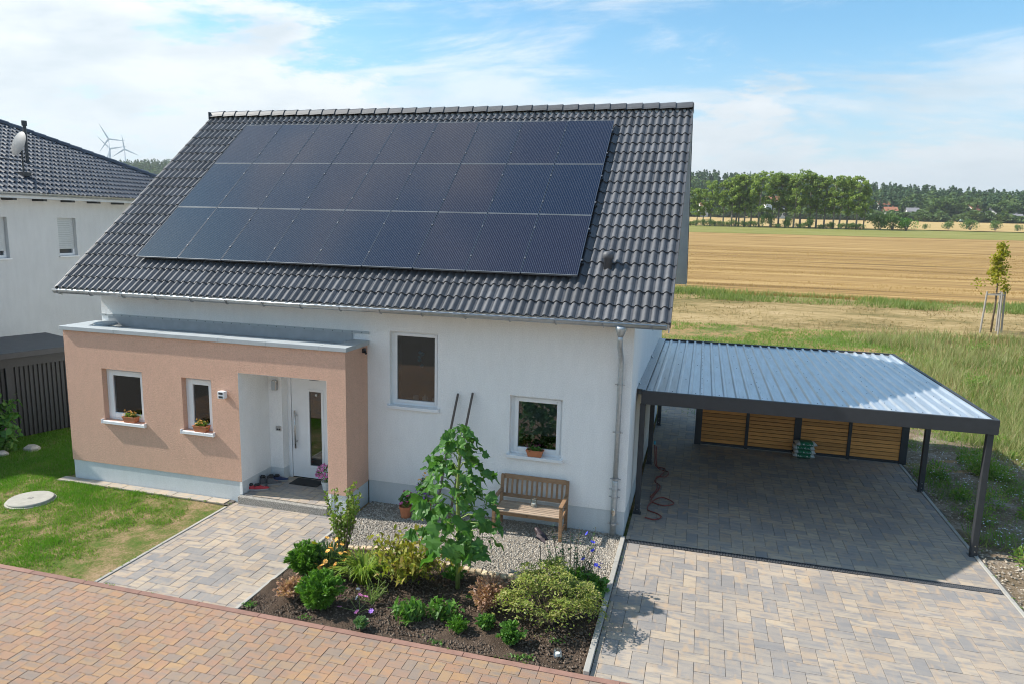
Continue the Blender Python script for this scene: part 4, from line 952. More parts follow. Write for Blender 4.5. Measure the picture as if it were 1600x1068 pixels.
# far houses
def far_house(px_, x, y, w_, d_, h_, rmat, label, rz=0., zoff=0):
    e = empty('far_house', (x, y, float(zt(x, y))+zoff), rz, label=label, cat='house', group='houses below the wooded hill')
    MB().add([(-w_/2, -d_/2, -3), (w_/2, -d_/2, -3), (w_/2, d_/2, -3), (-w_/2, d_/2, -3), (-w_/2, -d_/2, h_), (w_/2, -d_/2, h_), (w_/2, d_/2, h_), (-w_/2, d_/2, h_), (-w_/2, 0, h_+d_*.38), (w_/2, 0, h_+d_*.38)], [(0, 1, 5, 4), (1, 2, 6, 9, 5), (2, 3, 7, 6), (3, 0, 4, 8, 7)]).obj('wall', 'house_white', e)
    q = .5; rf = MB()
    for s in (-1, 1):
        rf.add([(-w_/2-q, s*(d_/2+q), h_-.25), (w_/2+q, s*(d_/2+q), h_-.25), (w_/2+q, 0, h_+d_*.38+.15), (-w_/2-q, 0, h_+d_*.38+.15), (-w_/2-q, s*(d_/2+q), h_-.05), (w_/2+q, s*(d_/2+q), h_-.05), (w_/2+q, 0, h_+d_*.38+.35), (-w_/2-q, 0, h_+d_*.38+.35)], [(0, 1, 5, 4), (4, 5, 6, 7), (1, 2, 6, 5), (3, 0, 4, 7), (3, 2, 1, 0)])
    r_ = rf.obj('roof', rmat, e); MB().box(w_*.2, w_*.2+.7, .3, 1, h_+d_*.3, h_+d_*.38+1).obj('chimney', rmat, r_)
    for k in range(3): MB().box(-w_/2+w_*(k+.5)/3-.5, -w_/2+w_*(k+.5)/3+.5, -d_/2-.04, -d_/2+.02, h_-2.1, h_-.8).obj('window', 'pane_far', e)
far_house(1391, 103, 446, 6.4, 5, 3.0, 'roof_orange', 'small white far house with a flat orange roof right of the tree row', .1, 2.5)
far_house(1545, 155, 448, 8, 7, 4.0, 'roof_grey', 'white far house with grey gabled roof at the wood edge', 1.2, .5)
far_house(1537, 148, 455, 6.5, 7, 5.4, 'roof_orange', 'white far house with orange roof behind the grey-roofed one', .5, 1)
far_house(1572, 165, 446, 9, 6, 3.0, 'roof_grey', 'low grey-roofed far house near the right edge of the wood', 0, -.5)
far_house(1207, 38, 448, 8, 6, 3, 'roof_orange', 'far house with broad orange roof seen through the tree row', .2, 7)
far_house(1215, 42, 440, 5, 5, 3, 'roof_grey', 'pale far house seen through the tree row below the orange roof', .4, 1)
far_house(1095, -2, 440, 5, 5, 5, 'roof_orange', 'small pale far house at the left end behind the tree row', .4, 2)
far_house(1402, 106, 480, 6, 5, 2.0, 'roof_orange', 'far orange roof among the trees higher up the slope', .1, 5)
far_house(1421, 116, 452, 6, 5, 3.0, 'roof_grey', 'pale low far house among the trees right of the orange-roofed one', 0, 2)
cr = empty('parked_car', (139, 438, float(zt(139, 438))+.3), .2, label='tiny grey-blue car parked on the far field edge', cat='car')
MB().add([(-2.1, -.85, .4), (2.1, -.85, .4), (2.1, .85, .4), (-2.1, .85, .4), (-2.1, -.85, 1.0), (2.1, -.85, .9), (2.1, .85, .9), (-2.1, .85, 1.0), (-1.8, -.7, 1.6), (.8, -.7, 1.6), (.8, .7, 1.6), (-1.8, .7, 1.6), (1.3, -.8, 1.0), (1.3, .8, 1.0)], [(0, 1, 5, 12, 4), (1, 2, 6, 5), (2, 3, 7, 13, 6), (3, 0, 4, 7), (4, 12, 9, 8), (13, 7, 11, 10), (7, 4, 8, 11), (8, 9, 10, 11), (12, 13, 10, 9), (5, 6, 13, 12)]).obj('body', 'car_paint', cr, bev=.05)
for x in (-1.3, 1.3):
    for y in (-.85, .85): MB().tube([(x, y-.1, .35), (x, y+.1, .35)], .35, 12).obj('wheel', 'black', cr)
# wooded hill: conifers and broadleaf trees as one mass
def wood_mass(name, n, x0, x1, y0, y1, label, hole=True, quads=70):
    xs_ = rng.uniform(x0, x1, n); ys_ = y0+(y1-y0)*rng.random(n)**1.15
    if hole:
        k_ = ~((vnoise(xs_, ys_, 30, 2) > .5) & (ys_ < 478) & (xs_ < 125) & (xs_ > 70)); xs_, ys_ = xs_[k_], ys_[k_]; n = len(xs_)
    con = vnoise(xs_, ys_, 45, 9)+rng.normal(size=n)*.12 > .36
    lower = (ys_ < y0+26); con &= ~(lower & (rng.random(n) < .6))
    h_ = np.where(con, rng.uniform(12, 16.5, n), rng.uniform(9, 13, n))
    if y1-y0 < 20: con &= rng.random(n) < .15; h_ = rng.uniform(2.5, 6.5, n)
    V = []; Rn = []; mi = []
    for light in (False, True):
        sel = np.where(con != light)[0]; m_ = len(sel); Q = quads
        t = rng.random((m_, Q))**.8; a = rng.random((m_, Q))*6.283; H = h_[sel][:, None]
        if light: rad = 3.4*np.sqrt(np.clip(1-(2*t-1.0)**2, 0, 1))*(.6+.4*rng.random((m_, Q))); z = (.12+t*.88)*H
        else: rad = 2.9*(1-t)**.65*(.45+.55*rng.random((m_, Q)))+.15; z = (.08+t*.92)*H
        C = np.stack([xs_[sel][:, None]+np.cos(a)*rad, ys_[sel][:, None]+np.sin(a)*rad, zt(xs_[sel], ys_[sel])[:, None]+z], -1).reshape(-1, 3)
        Dd = np.stack([np.cos(a), np.sin(a), np.full_like(a, .3 if light else -.45)], -1).reshape(-1, 3)+rng.normal(size=(m_*Q, 3))*.35
        sz = np.where(np.full(m_*Q, light), 2.3, 2.5-1.3*t.reshape(-1))
        v_ = leaf_quads(C, Dd, sz*1.2, sz*.85, upb=.2); r_ = np.clip(np.repeat(rng.random(m_), Q)*.7+.15+rng.normal(size=m_*Q)*.12, 0, .99)
        V.append(v_); Rn.append(r_); mi.append(np.full(m_*Q, int(light)))
    me = npmesh(name, np.concatenate(V), 4, np.concatenate(Rn)); me.materials.append(MT['leaf_forest']); me.materials.append(MT['leaf_forest_light'])
    me.polygons.foreach_set('material_index', np.concatenate(mi).astype(np.int32)); return link(name, me, None, kind='stuff', label=label)
wood_mass('wooded_hill', 2600, -150, 420, 452, 650, 'dark wooded hill behind the far fields', quads=70)
wood_mass('wood_edge', 330, -150, 300, 436, 446, 'loose row of low trees and gardens along the foot of the wooded hill', False, quads=60)
wood_mass('far_wood', 1500, -760, -330, 520, 680, 'hazy wooded ridge between the two roofs', False, quads=45)
# wind turbines
def turbine(x, y, zh, rot, face, label, bl_=42):
    zb = float(zt(x, y)); e = empty('wind_turbine', (x, y, zb), face, label=label, cat='wind turbine', group='wind turbines on the horizon'); H = zh-zb
    MB().tube([(0, 0, -5), (0, 0, H*.5), (0, 0, H)], [2.4, 1.9, 1.2], 14).obj('tower', 'turbine', e, True)
    MB().box(-1.8, 1.8, -3.5, 6, H-1.6, H+2.0).obj('nacelle', 'turbine', e, bev=.4); MB().lathe([(.001, -1.5), (1.6, 0), (1.7, 2), (.001, 2.4)], 12).obj('hub', 'turbine', e, loc=(0, -4, H), rot=(R(90), 0, 0))
    for k in range(3):
        b = MB(); a = 0
        pts = [(0, 0, 0), (0, 0, 4), (.1, -.4, bl_*.5), (0, -1.2, bl_)]; ws_ = [1.0, 1.9, 1.3, .25]; v = []
        for p_, w__ in zip(pts, ws_): v += [(p_[0]-w__, p_[1], p_[2]), (p_[0], p_[1]-.3*w__, p_[2]), (p_[0]+w__, p_[1], p_[2]), (p_[0], p_[1]+.3*w__, p_[2])]
        b.add(v, [(i*4+j, i*4+(j+1) % 4, i*4+4+(j+1) % 4, i*4+4+j) for i in range(3) for j in range(4)]+[(3, 2, 1, 0), (12, 13, 14, 15)])
        b.obj('blade', 'turbine', e, loc=(0, -5, H), rot=(0, rot+k*2.0944, 0))
for k, (x, z, rot, lab, b_) in enumerate([(-1434, 187.8, 1.62, 'tallest white wind turbine, middle of three above the neighbouring roof', 38), (-1443, 166, -.75, 'slim wind turbine partly behind the tallest one, left of it', 36), (-1411, 166, -.12, 'small wind turbine right of the tallest one above the neighbouring roof', 34), (-1190, 168, -.45, 'wind turbine whose blade tip just clears the house roof edge, upper', 36), (-1214, 157, -.6, 'wind turbine whose blade tip just clears the house roof edge, lower', 36)]):
    turbine(x, 1450+k*12, z, rot, R(44), lab, b_)

# ================================================================== garden plants
def fol(parent, name, C, D, L, Wd, mat, upb=.3, rn=None, droop=0.):
    n = len(C); rn = rng.random(n) if rn is None else rn
    return link(name, npmesh(name, leaf_quads(C, D, L*rng.uniform(.7, 1.3, n), Wd*rng.uniform(.7, 1.3, n), droop, upb), 4, rn), mat, parent)
def plant(name, x, y, label, cat='plant', group=None, z=0.): return empty(name, (x, y, z), label=label, cat=cat, group=group)
def twigs(e, tips, mat='bark', r0=.012, r1=.003, base=(0, 0, 0)):
    t = MB()
    for q in tips:
        q = np.array(q); b = np.array(base)+rng.normal(size=3)*(.02, .02, 0); m_ = (q+b)/2+rng.normal(size=3)*.03
        t.tube([b, m_, q], [r0, (r0+r1)/2, r1], 5)
    return t.obj('stems', mat, e)
def ball_shrub(name, x, y, rx, rz, mat, label, n=2600, L=.05, Wd=.022, lumps=9, cat='shrub', shell=.6, group=None):
    e = plant(name, x, y, label, cat, group); Cs = []; Ds = []
    for k in range(lumps):
        a = rng.random()*6.28; q = .45*rng.random()**.5; c = (math.cos(a)*rx*q, math.sin(a)*rx*q, rz*(.75+.42*rng.random())); r = (rx*rng.uniform(.55, .7),)*2+(rz*rng.uniform(.55, .75),)
        p_, d_ = ball_pts(n//lumps, c, r, shell); k_ = p_[:, 2] > .01; Cs.append(p_[k_]); Ds.append(d_[k_])
    C = np.concatenate(Cs); D = np.concatenate(Ds); D = D+rng.normal(size=D.shape)*.45; D[:, 2] += .35
    for k in range(lumps*5):                      # sprigs that break the outline
        d0 = unit(rng.normal(size=(1, 3)))[0]; d0[2] = abs(d0[2])*.9+.1; b0 = np.array([d0[0]*rx*.95, d0[1]*rx*.95, rz*.95+d0[2]*rz*.85]); m_ = max(6, n//160)
        q = b0+d0*(rng.random((m_, 1))*rx*.32)+rng.normal(size=(m_, 3))*rx*.05; C = np.concatenate([C, q]); D = np.concatenate([D, d0+rng.normal(size=(m_, 3))*.5])
    fol(e, 'foliage', C, D, L, Wd, mat); twigs(e, [C[i] for i in rng.integers(0, len(C), 10)]); return e
ball_shrub('round_conifer', -3.84, -3.80, .265, .25, 'leaf_conifer', 'bright green ball-shaped conifer at the front of the bed', 5200, .062, .022, 14)
ball_shrub('yew_bush', -4.55, -3.02, .25, .25, 'leaf_conifer', 'green bushy conifer against the path kerb behind the orange flowers', 4200, .062, .022, 12)
ball_shrub('brown_shrub', -4.33, -3.74, .20, .17, 'leaf_brown', 'small withered red-brown shrub left of the ball-shaped conifer', 1500, .055, .025, 8)
ball_shrub('brown_shrub', -1.55, -3.16, .23, .26, 'leaf_brown', 'withered pinkish brown shrub left of the yellow-green maple', 1900, .06, .025, 9)
ball_shrub('small_ball_shrub', -1.80, -3.76, .13, .09, 'leaf_conifer', 'little dark green dome shrub at the front of the bed', 1300, .035, .022, 7)
ball_shrub('low_shrub', -1.47, -3.58, .11, .085, 'leaf_green', 'low loose green plant in front of the pinkish brown shrub', 500, .06, .035, 6)
ball_shrub('glossy_shrub', -1.05, -3.82, .155, .13, 'leaf_green', 'compact glossy green bush nearest the front right of the bed', 1100, .06, .042, 8)
ball_shrub('sedum', -3.06, -4.10, .08, .08, 'leaf_sedum', 'pale blue-green sedum clump by the road kerb', 420, .05, .04, 6)
ball_shrub('low_shrub', -2.32, -2.50, .15, .12, 'leaf_green', 'low green plant at the foot of the tall large-leaved plant', 450, .06, .035, 6)
# orange flowered plant
e = plant('orange_flower_plant', -4.22, -2.90, 'dark green plant with many orange flower heads behind the conifers', 'flowers'); C = []; D = []
p_, d_ = ball_pts(900, (0, 0, .22), (.28, .25, .30), .3); k_ = p_[:, 2] > 0; fol(e, 'foliage', p_[k_], d_[k_]+np.array([0, 0, .8]), .13, .018, 'leaf_dark')
def flower_heads(e, pts, r, mat, name='flower', npet=8, each=True):
    f = MB(); 
    for k in range(npet):
        a = 6.2832*k/npet; b = .42; f.add([(0, 0, 0), (r*.7*math.cos(a-b), r*.7*math.sin(a-b), r*.25), (r*math.cos(a), r*math.sin(a), r*.22), (r*.7*math.cos(a+b), r*.7*math.sin(a+b), r*.25)], [(0, 1, 2, 3)], k/npet)
    f.lathe([(r*.3, .0), (r*.28, r*.25), (.001, r*.32)], 6); me = f.mesh(name); me.materials.append(MT[mat])
    for q in pts: link(name, me, None, e, loc=tuple(q), rot=(rng.normal()*.4+.35, rng.normal()*.4, rng.random()*6.28))
q, d_ = ball_pts(60, (0, 0, .28), (.32, .28, .32), .92); q = q[q[:, 2] > .22][:30]; flower_heads(e, q, .042, 'petal_orange'); flower_heads(e, [(-.22, -.06, .50)], .065, 'petal_yellow')
twigs(e, q, 'stem_green', .006, .003)
# crape-myrtle like upright shrub
e = plant('upright_shrub', -4.25, -2.42, 'slender upright green shrub in front of the annex corner', 'shrub'); C = []; tips = []
for k in range(16):
    a = rng.random()*6.28; top = np.array([math.cos(a)*.36*rng.random()**.5, math.sin(a)*.30*rng.random()**.5, rng.uniform(.75, 1.28)]); tips.append(top)
    base = np.array([0, 0, .2])
    for j in range(58): t = .35+.65*rng.random()**.7; C.append(base*(1-t)+top*t+rng.normal(size=3)*.035)
for j in range(220): C.append(np.array([rng.normal()*.06, rng.normal()*.06, rng.uniform(.08, .75)]))
C = np.array(C); D = rng.normal(size=C.shape); D[:, 2] += .5; fol(e, 'foliage', C, D, .062, .036, 'leaf_myrtle'); twigs(e, tips, 'bark', .010)
# daylily clump and companions
def strap_clump(name, x, y, n, h, spread, wd, mat, label):
    e = plant(name, x, y, label); V = []; Rn = []
    for k in range(n):
        a = rng.random()*6.28; u = np.array([math.cos(a), math.sin(a), 0]); s = np.array([-u[1], u[0], 0])*wd*rng.uniform(.7, 1.2); r0 = rng.random()*.10; L = spread*rng.uniform(.3, 1.0); hh_ = h*rng.uniform(.6, 1.1); rr_ = rng.random()
        pts = [u*(r0+L*t)+np.array([0, 0, hh_*(1.9*t-1.25*t*t)]) for t in (0, .3, .6, .85, 1.0)]; ws_ = [1, 1, .9, .6, .08]
        for i in range(4): V += [pts[i]-s*ws_[i]*.5, pts[i]+s*ws_[i]*.5, pts[i+1]+s*ws_[i+1]*.5, pts[i+1]-s*ws_[i+1]*.5]; Rn.append(rr_)
    link('leaves', npmesh(name, np.array(V), 4, Rn), mat, e); return e
strap_clump('daylily_clump', -3.62, -2.95, 340, .52, .52, .019, 'leaf_lily', 'yellow-green clump of long arching strap leaves in the middle of the bed')
# yellowing loose shrub
def loose_shrub(name, x, y, nst, h, spread, per, L, Wd, mat, label, stem='bark', bare=.25, droop=.35):
    e = plant(name, x, y, label, 'shrub'); C = []; tips = []
    for k in range(nst):
        a = rng.random()*6.28; q = rng.random()**.5*spread; top = np.array([math.cos(a)*q, math.sin(a)*q*.75, h*rng.uniform(.45, 1.0)*(1-.25*q/spread)]); tips.append(top)
        for j in range(per): t = bare+(1-bare)*rng.random(); C.append(top*t*np.array([1, 1, 1.0])+np.array([0, 0, h*.12*math.sin(3.1*t)])+rng.normal(size=3)*.05)
    C = np.array(C); D = rng.normal(size=C.shape); D[:, 2] -= .2; fol(e, 'foliage', C, D, L, Wd, mat, .5, None, droop); twigs(e, tips, stem, .008, .003); return e
loose_shrub('yellowing_shrub', -2.92, -2.72, 46, .86, .82, 26, .10, .048, 'leaf_yellow', 'loose yellowing shrub with drooping leaves left of the tall large-leaved plant')
loose_shrub('leafy_perennial', -2.50, -3.66, 16, .32, .27, 16, .15, .048, 'leaf_green', 'low green perennial with long pointed leaves, left of two', 'stem_green', .1)
loose_shrub('leafy_perennial', -2.14, -3.50, 12, .27, .22, 14, .14, .045, 'leaf_green', 'low green perennial with long pointed leaves, right of two', 'stem_green', .1)
loose_shrub('wispy_flower', -3.22, -3.45, 18, .40, .28, 10, .05, .010, 'leaf_myrtle', 'wispy thin-stemmed plant in front of the strap-leaf clump', 'stem_green', .1)
e = plant('cosmos', -3.30, -3.72, 'few pink and purple cosmos flowers low in front of the strap leaves', 'flowers')
fp = [(-.26, -.03, .20), (-.24, -.10, .08), (.02, .02, .24), (.09, .05, .21), (.06, -.16, .09), (.26, -.12, .12)]; flower_heads(e, fp[:5], .042, 'petal_pink', npet=7); flower_heads(e, fp[5:], .042, 'petal_purple', npet=7); flower_heads(e, [(-.08, .15, .24), (-.07, .10, .14)], .04, 'petal_white', npet=6)
twigs(e, fp, 'stem_green', .004, .002)
# maple
e = plant('maple_shrub', -.66, -3.20, 'spreading yellow-green maple shrub with layered fine leaves at the bed right', 'shrub'); Cs = []; tips = []
for k in range(64):
    a = rng.random()*6.28; q = rng.random()**.5*.64; z = .16+.84*max(0, 1-(q/.95)**1.7)*rng.uniform(.25, 1.05); c = np.array([math.cos(a)*q, math.sin(a)*q*.78, z]); tips.append(c)
    m_ = 110; u_ = rng.normal(size=(m_, 2))*np.array([.085, .08]); p_ = c+np.column_stack([u_, rng.normal(size=m_)*.012-3.2*(u_**2).sum(1)]); Cs.append(p_)
C = np.concatenate(Cs); D = rng.normal(size=C.shape)*np.array([1, 1, .45]); D[:, 2] -= .25; rn_ = np.clip(np.repeat(rng.random(64), 110)*.55+rng.normal(size=len(C))*.18+.25, 0, .99); fol(e, 'foliage', C, D, .046, .022, 'leaf_maple', .8, rn_); twigs(e, tips, 'bark', .014, .003)
# delphiniums and seed spikes
e = plant('blue_delphinium', -.50, -2.20, 'tall dark stalks with deep blue flowers behind the maple shrub', 'flowers'); C = []; st_ = []; bl_ = []
for k in range(17):
    top = np.array([rng.uniform(-.42, .34), rng.uniform(-.18, .18), rng.uniform(.45, 1.02)]); b0 = top*np.array([.5, .5, 0]); st_.append((b0, top))
    for j in range(34): t = rng.random(); C.append(b0*(1-t)+top*t+rng.normal(size=3)*.022)
for q in [(.16, 0, .93), (.24, .05, .78), (.27, .0, .70), (.25, .02, .66), (.36, -.05, .45), (.38, -.02, .50), (.12, .0, .52), (.30, .1, .40)]: bl_.append(q)
C = np.array(C); tag(fol(e, 'seed_heads', C, rng.normal(size=C.shape)+np.array([0, 0, .5]), .05, .022, 'leaf_dark'), kind='stuff')
p_, d_ = ball_pts(420, (.1, -.05, .16), (.42, .26, .2), .3); k_ = p_[:, 2] > 0; fol(e, 'foliage', p_[k_], d_[k_]+rng.normal(size=d_[k_].shape)*.5, .12, .07, 'leaf_green')
t = MB()
for b0, tp in st_: t.tube([b0, (b0+tp)/2+rng.normal(size=3)*.02, tp], [.008, .006, .003], 5)
t.obj('stems', 'bark', e); flower_heads(e, bl_, .042, 'petal_blue')
# metal bird on a stake
e = empty('bird_figure', (-1.09, -1.95, 0), label='dark metal bird figure on a thin stake behind the maple shrub', cat='garden ornament')
MB().tube([(0, 0, -.05), (0, 0, .62)], .006, 6).obj('stake', 'anthracite', e)
bd = MB(); bd.tube([(-.15, 0, .66), (-.10, 0, .66), (-.04, 0, .67), (.03, 0, .69), (.08, 0, .73), (.11, 0, .755), (.145, 0, .755)], [.01, .03, .055, .06, .045, .036, .006], 10)
bd.obj('body', 'bird_dark', e, True, rot=(0, 0, R(150))); MB().add([(-.10, .03, .70), (.04, .05, .72), (.02, .10, .66), (-.16, .07, .62)], [(0, 1, 2, 3)]).add([(-.10, -.03, .70), (.04, -.05, .72), (.02, -.10, .66), (-.16, -.07, .62)], [(3, 2, 1, 0)]).obj('wings', 'bird_dark', e, rot=(0, 0, R(150)))
# glass light in soil
e = empty('glass_lantern', (-.40, -3.92, .03), label='small clear glass lantern lying on the soil near the right kerb', cat='lantern')
MB().lathe([(.05, -.02), (.055, .0), (.055, .07), (.045, .085), (.001, .09)], 16).obj('glass', 'jar_glass', e, True); MB().lathe([(.03, -.01), (.03, .03), (.001, .032)], 12).obj('candle', 'ceramic', e)
# weeds in the bed and along the kerbs
V = []
for x, y, n_ in ((-4.83, -4.05, 60), (-2.0, -4.1, 30), (-.92, -4.1, 50), (-.75, -4.06, 40), (-3.9, -4.1, 30), (-1.9, -2.9, 40), (-.5, -3.6, 30)):
    c = np.array([x, y, .02])+rng.normal(size=(n_, 3))*(.05, .03, .008); V.append(leaf_quads(c, rng.normal(size=(n_, 3))+np.array([0, 0, .5]), .04*np.ones(n_), .02, 0, .3))
V = np.concatenate(V); link('bed_weeds', npmesh('bed_weeds', V, 4, rng.random(len(V)//4)), 'leaf_green', kind='stuff', label='scattered small weeds in the planting bed')

C = []
for _ in range(70):
    q = rng.integers(0, 5)
    if q == 0: c = (rng.uniform(-9, -.5), ROADY+rng.normal()*.006, .01)
    elif q == 1: c = (PX0-.06, rng.uniform(ROADY, -1), .01)
    elif q == 2: c = (5.93, rng.uniform(-4, 5), .01)
    elif q == 3: c = (rng.uniform(-11.2, -7.6), -1.085, .01)
    else: c = (.05, rng.uniform(ROADY, -.4), .02)
    m_ = rng.integers(5, 16); C.append(np.array(c)+rng.normal(size=(m_, 3))*(.022, .012, .006))
C = np.concatenate(C); link('joint_weeds', npmesh('joint_weeds', leaf_quads(C, rng.normal(size=C.shape)+np.array([0, 0, .7]), .032*np.ones(len(C)), .012, 0, .3), 4, rng.random(len(C))), 'leaf_weed', kind='stuff', label='tiny weeds in the joints along the kerbs')
V, r_ = pebbles(900, lambda n: rng.uniform(-9, 5.8, n), lambda x, n: np.where(x > .05, rng.uniform(ROADY, 3, n), rng.uniform(-7, ROADY, n)), .003, .008, .0)
link('loose_grit', npmesh('loose_grit', V, 3, r_), 'rubble', kind='stuff', label='loose grit scattered on the paving')

# the tall large-leaved plant
gp = plant('giant_leaf_plant', -2.19, -2.69, 'tall plant with thick green stem and big lobed leaves in the bed', 'plant')
stem = [(0, 0, 0), (.01, 0, .5), (.0, .01, 1.0), (-.02, .0, 1.5), (.0, .0, 2.0), (.02, 0, 2.45)]
MB().tube(stem, [.036, .034, .030, .025, .018, .008], 10).obj('stem', 'stem_green', gp, True)
def lobed_leaf(seed):
    rs = np.random.default_rng(seed); mb = MB(); out = [(0, 0), (.20, -.06), (.42, .02), (.40, .20), (.56, .36), (.36, .50), (.34, .72), (.16, .78), (0, 1.05)]
    right = [(x*rs.uniform(.9, 1.1), y) for x, y in out]; left = [(-x*rs.uniform(.9, 1.1), y) for x, y in out]
    def zf(x, y): return -.42*y*y*.9+.18*abs(x)-.30*x*x+.10*math.sin(7*y+seed+3*x)+.06*math.sin(11*x+seed)
    mid = [(0, q) for q in (0, .15, .35, .55, .8, 1.05)]
    for side, sg in ((right, 1), (left, -1)):
        n_ = len(side); ids = [0, 0, 1, 1, 2, 3, 3, 4, 5]
        v = [(x, y, zf(x, y)) for x, y in side]+[(x, y, zf(0, y)-.02) for x, y in mid]
        fs_ = []
        for i in range(n_-1):
            a, b = ids[i]+n_, ids[i+1]+n_
            f_ = [i, i+1, b] if a == b else [i, i+1, b, a]
            if len({tuple(v[j]) for j in f_}) == len(f_): fs_.append(tuple(f_) if sg > 0 else tuple(f_[::-1]))
        mb.add(v, fs_, rs.random())
    mb.tube([(0, -.75, -.25), (0, -.35, -.05), (0, .05, 0)], [.022, .02, .014], 5)
    return mb
LMS = []
for s in range(5):
    me = lobed_leaf(s+1).mesh('leaf'); me.materials.append(MT['leaf_giant']); LMS.append(me)
NLF = 215
for i in range(NLF):
    t = (i+.5)/NLF; zb = .66+1.86*t**.95; a = i*2.399+rng.normal()*.3
    reach = (.62*math.sin(math.pi*min(1, .26+t*.72))**.9*rng.uniform(.2, 1.0)+.04)*(1.15 if math.cos(a) < 0 else .95)
    size = (.205-.055*t)*rng.uniform(.55, 1.35); droop_ = rng.uniform(-.25, 1.0)
    loc = (math.cos(a)*reach, math.sin(a)*reach, zb+rng.uniform(-.10, .08)-.08*reach)
    o = link('leaf', LMS[i % 5], None, gp, loc=loc, rot=(-droop_, rng.normal()*.6, a-math.pi/2+rng.normal()*.6)); o.scale = (size, size, size)
for i in range(26):
    t = (i+.5)/26; zb = .66+1.7*t; a = i*2.399*1.3; rr_ = .34*math.sin(math.pi*min(1, .2+t*.8))
    MB().tube([(0, 0, zb-.12), (math.cos(a)*rr_*.5, math.sin(a)*rr_*.5, zb), (math.cos(a)*rr_, math.sin(a)*rr_, zb+.02)], [.012, .010, .006], 5).obj('petiole', 'stem_green', gp)
# two wooden poles leaning on the wall behind it
for k, (xb, yb, xt, zt_) in enumerate(((-3.42, -.55, -3.155, 2.32), (-3.12, -.62, -2.87, 2.36))):
    e = empty('wood_pole', (xb, yb, 0), label=['rough dark wooden pole leaning on the white wall, left of two', 'rough dark wooden pole leaning on the white wall, right of two'][k], cat='pole', group='two poles leaning on the wall')
    q = [(0, 0, 0), ((xt-xb)*.3+.01, (-.045-yb)*.3, zt_*.3), ((xt-xb)*.68-.012, (-.045-yb)*.68, zt_*.68), (xt-xb, -.045-yb, zt_)]; MB().tube(q, [.026, .025, .023, .021], 9).obj('shaft', 'pole_wood', e, True); MB().lathe([(.021, -.005), (.019, .004), (.001, .006)], 9, q[-1]).obj('cut_end', 'stake_wood', e)
# shrub at the left edge of the lawn
e = plant('lawn_edge_plant', -14.15, .0, 'leafy plant with broad leaves and pink flowers by the dark shed', 'plant')
tips = [(-.25, .1, 1.05), (.1, 0, .85), (.25, -.1, .6), (-.1, -.2, .7), (.0, .2, 1.15)]; twigs(e, tips, 'stem_green', .016, .008); C = np.concatenate([np.array(q)*rng.random((60, 1))**.6+rng.normal(size=(60, 3))*.09 for q in tips]); k_ = C[:, 2] > .02
fol(e, 'foliage', C[k_], rng.normal(size=C[k_].shape), .16, .09, 'leaf_green'); flower_heads(e, [(.30, -.1, .62), (.24, -.15, .56), (-.05, -.25, .72)], .05, 'petal_magenta')
for i in range(9):
    o = link('leaf', LMS[i % 5], None, e, loc=(tips[i % 5][0]+rng.normal()*.12, tips[i % 5][1]+rng.normal()*.12, tips[i % 5][2]), rot=(-.4, rng.normal()*.3, rng.random()*6.28)); o.scale = (.24,)*3
for i, (x, y, s) in enumerate(((-13.72, .25, .2), (-14.0, -.25, .16), (-13.9, -.55, .14))):
    mb = MB(); p_ = [(math.cos(a)*rng.uniform(.8, 1.1)*s*q, math.sin(a)*rng.uniform(.8, 1.1)*s*.8*q, z) for q, z in ((1, -.03), (.95, s*.25), (.55, s*.5)) for a in np.linspace(0, 6.28, 9)[:8]]
    mb.add(p_, [(k*8+j, k*8+(j+1) % 8, k*8+8+(j+1) % 8, k*8+8+j) for k in range(2) for j in range(8)]+[tuple(16+j for j in range(8))])
    mb.obj('garden_stone', 'stone', loc=(x, y, 0), label=['largest pale stone beside the lawn edge plant', 'middle pale stone at the foot of the lawn edge plant', 'smallest pale stone nearest the camera at the lawn edge'][i], cat='stone', group='stones at the lawn edge')

# ================================================================== small things
def flower_box(x, y, z, w_, label, fmat, gmat='leaf_myrtle', col='terracotta'):
    e = empty('flower_box', (x, y, z), label=label, cat='flower box'); b = MB(); a, d, h = w_/2, .07, .105
    ring = lambda s, zz: [(-a*s, -d*s, zz), (a*s, -d*s, zz), (a*s, d*s, zz), (-a*s, d*s, zz)]
    b.add(ring(.80, 0)+ring(1.0, h)+ring(1.06, h)+ring(1.06, h+.018)+ring(.93, h+.018)+ring(.90, h-.02), [(3, 2, 1, 0)]+[(k*4+j, k*4+(j+1) % 4, k*4+4+(j+1) % 4, k*4+4+j) for k in range(5) for j in range(4)]+[(20, 21, 22, 23)])
    b.obj('trough', col, e); n = 150; C = rng.normal(size=(n, 3))*np.array([a*.42, .032, .028])+np.array([0, 0, h+.04]); D = rng.normal(size=C.shape)+np.array([0, 0, .8]); fol(e, 'foliage', C, D, .05, .032, gmat)
    q = rng.normal(size=(26, 3))*np.array([a*.45, .036, .022])+np.array([0, 0, h+.085]); flower_heads(e, q, .020, fmat, npet=5); return e
flower_box(-9.80, AY+.035, W1[2], .30, 'terracotta flower box with orange flowers on the wider annex window sill', 'petal_orange')
flower_box(-8.14, AY+.035, W2[2], .30, 'terracotta flower box with orange flowers on the narrow annex window sill', 'petal_orange')
flower_box(-1.68, .02, WS[2], .30, 'terracotta flower box with dark red flowers on the small window sill', 'petal_dark', 'leaf_green')
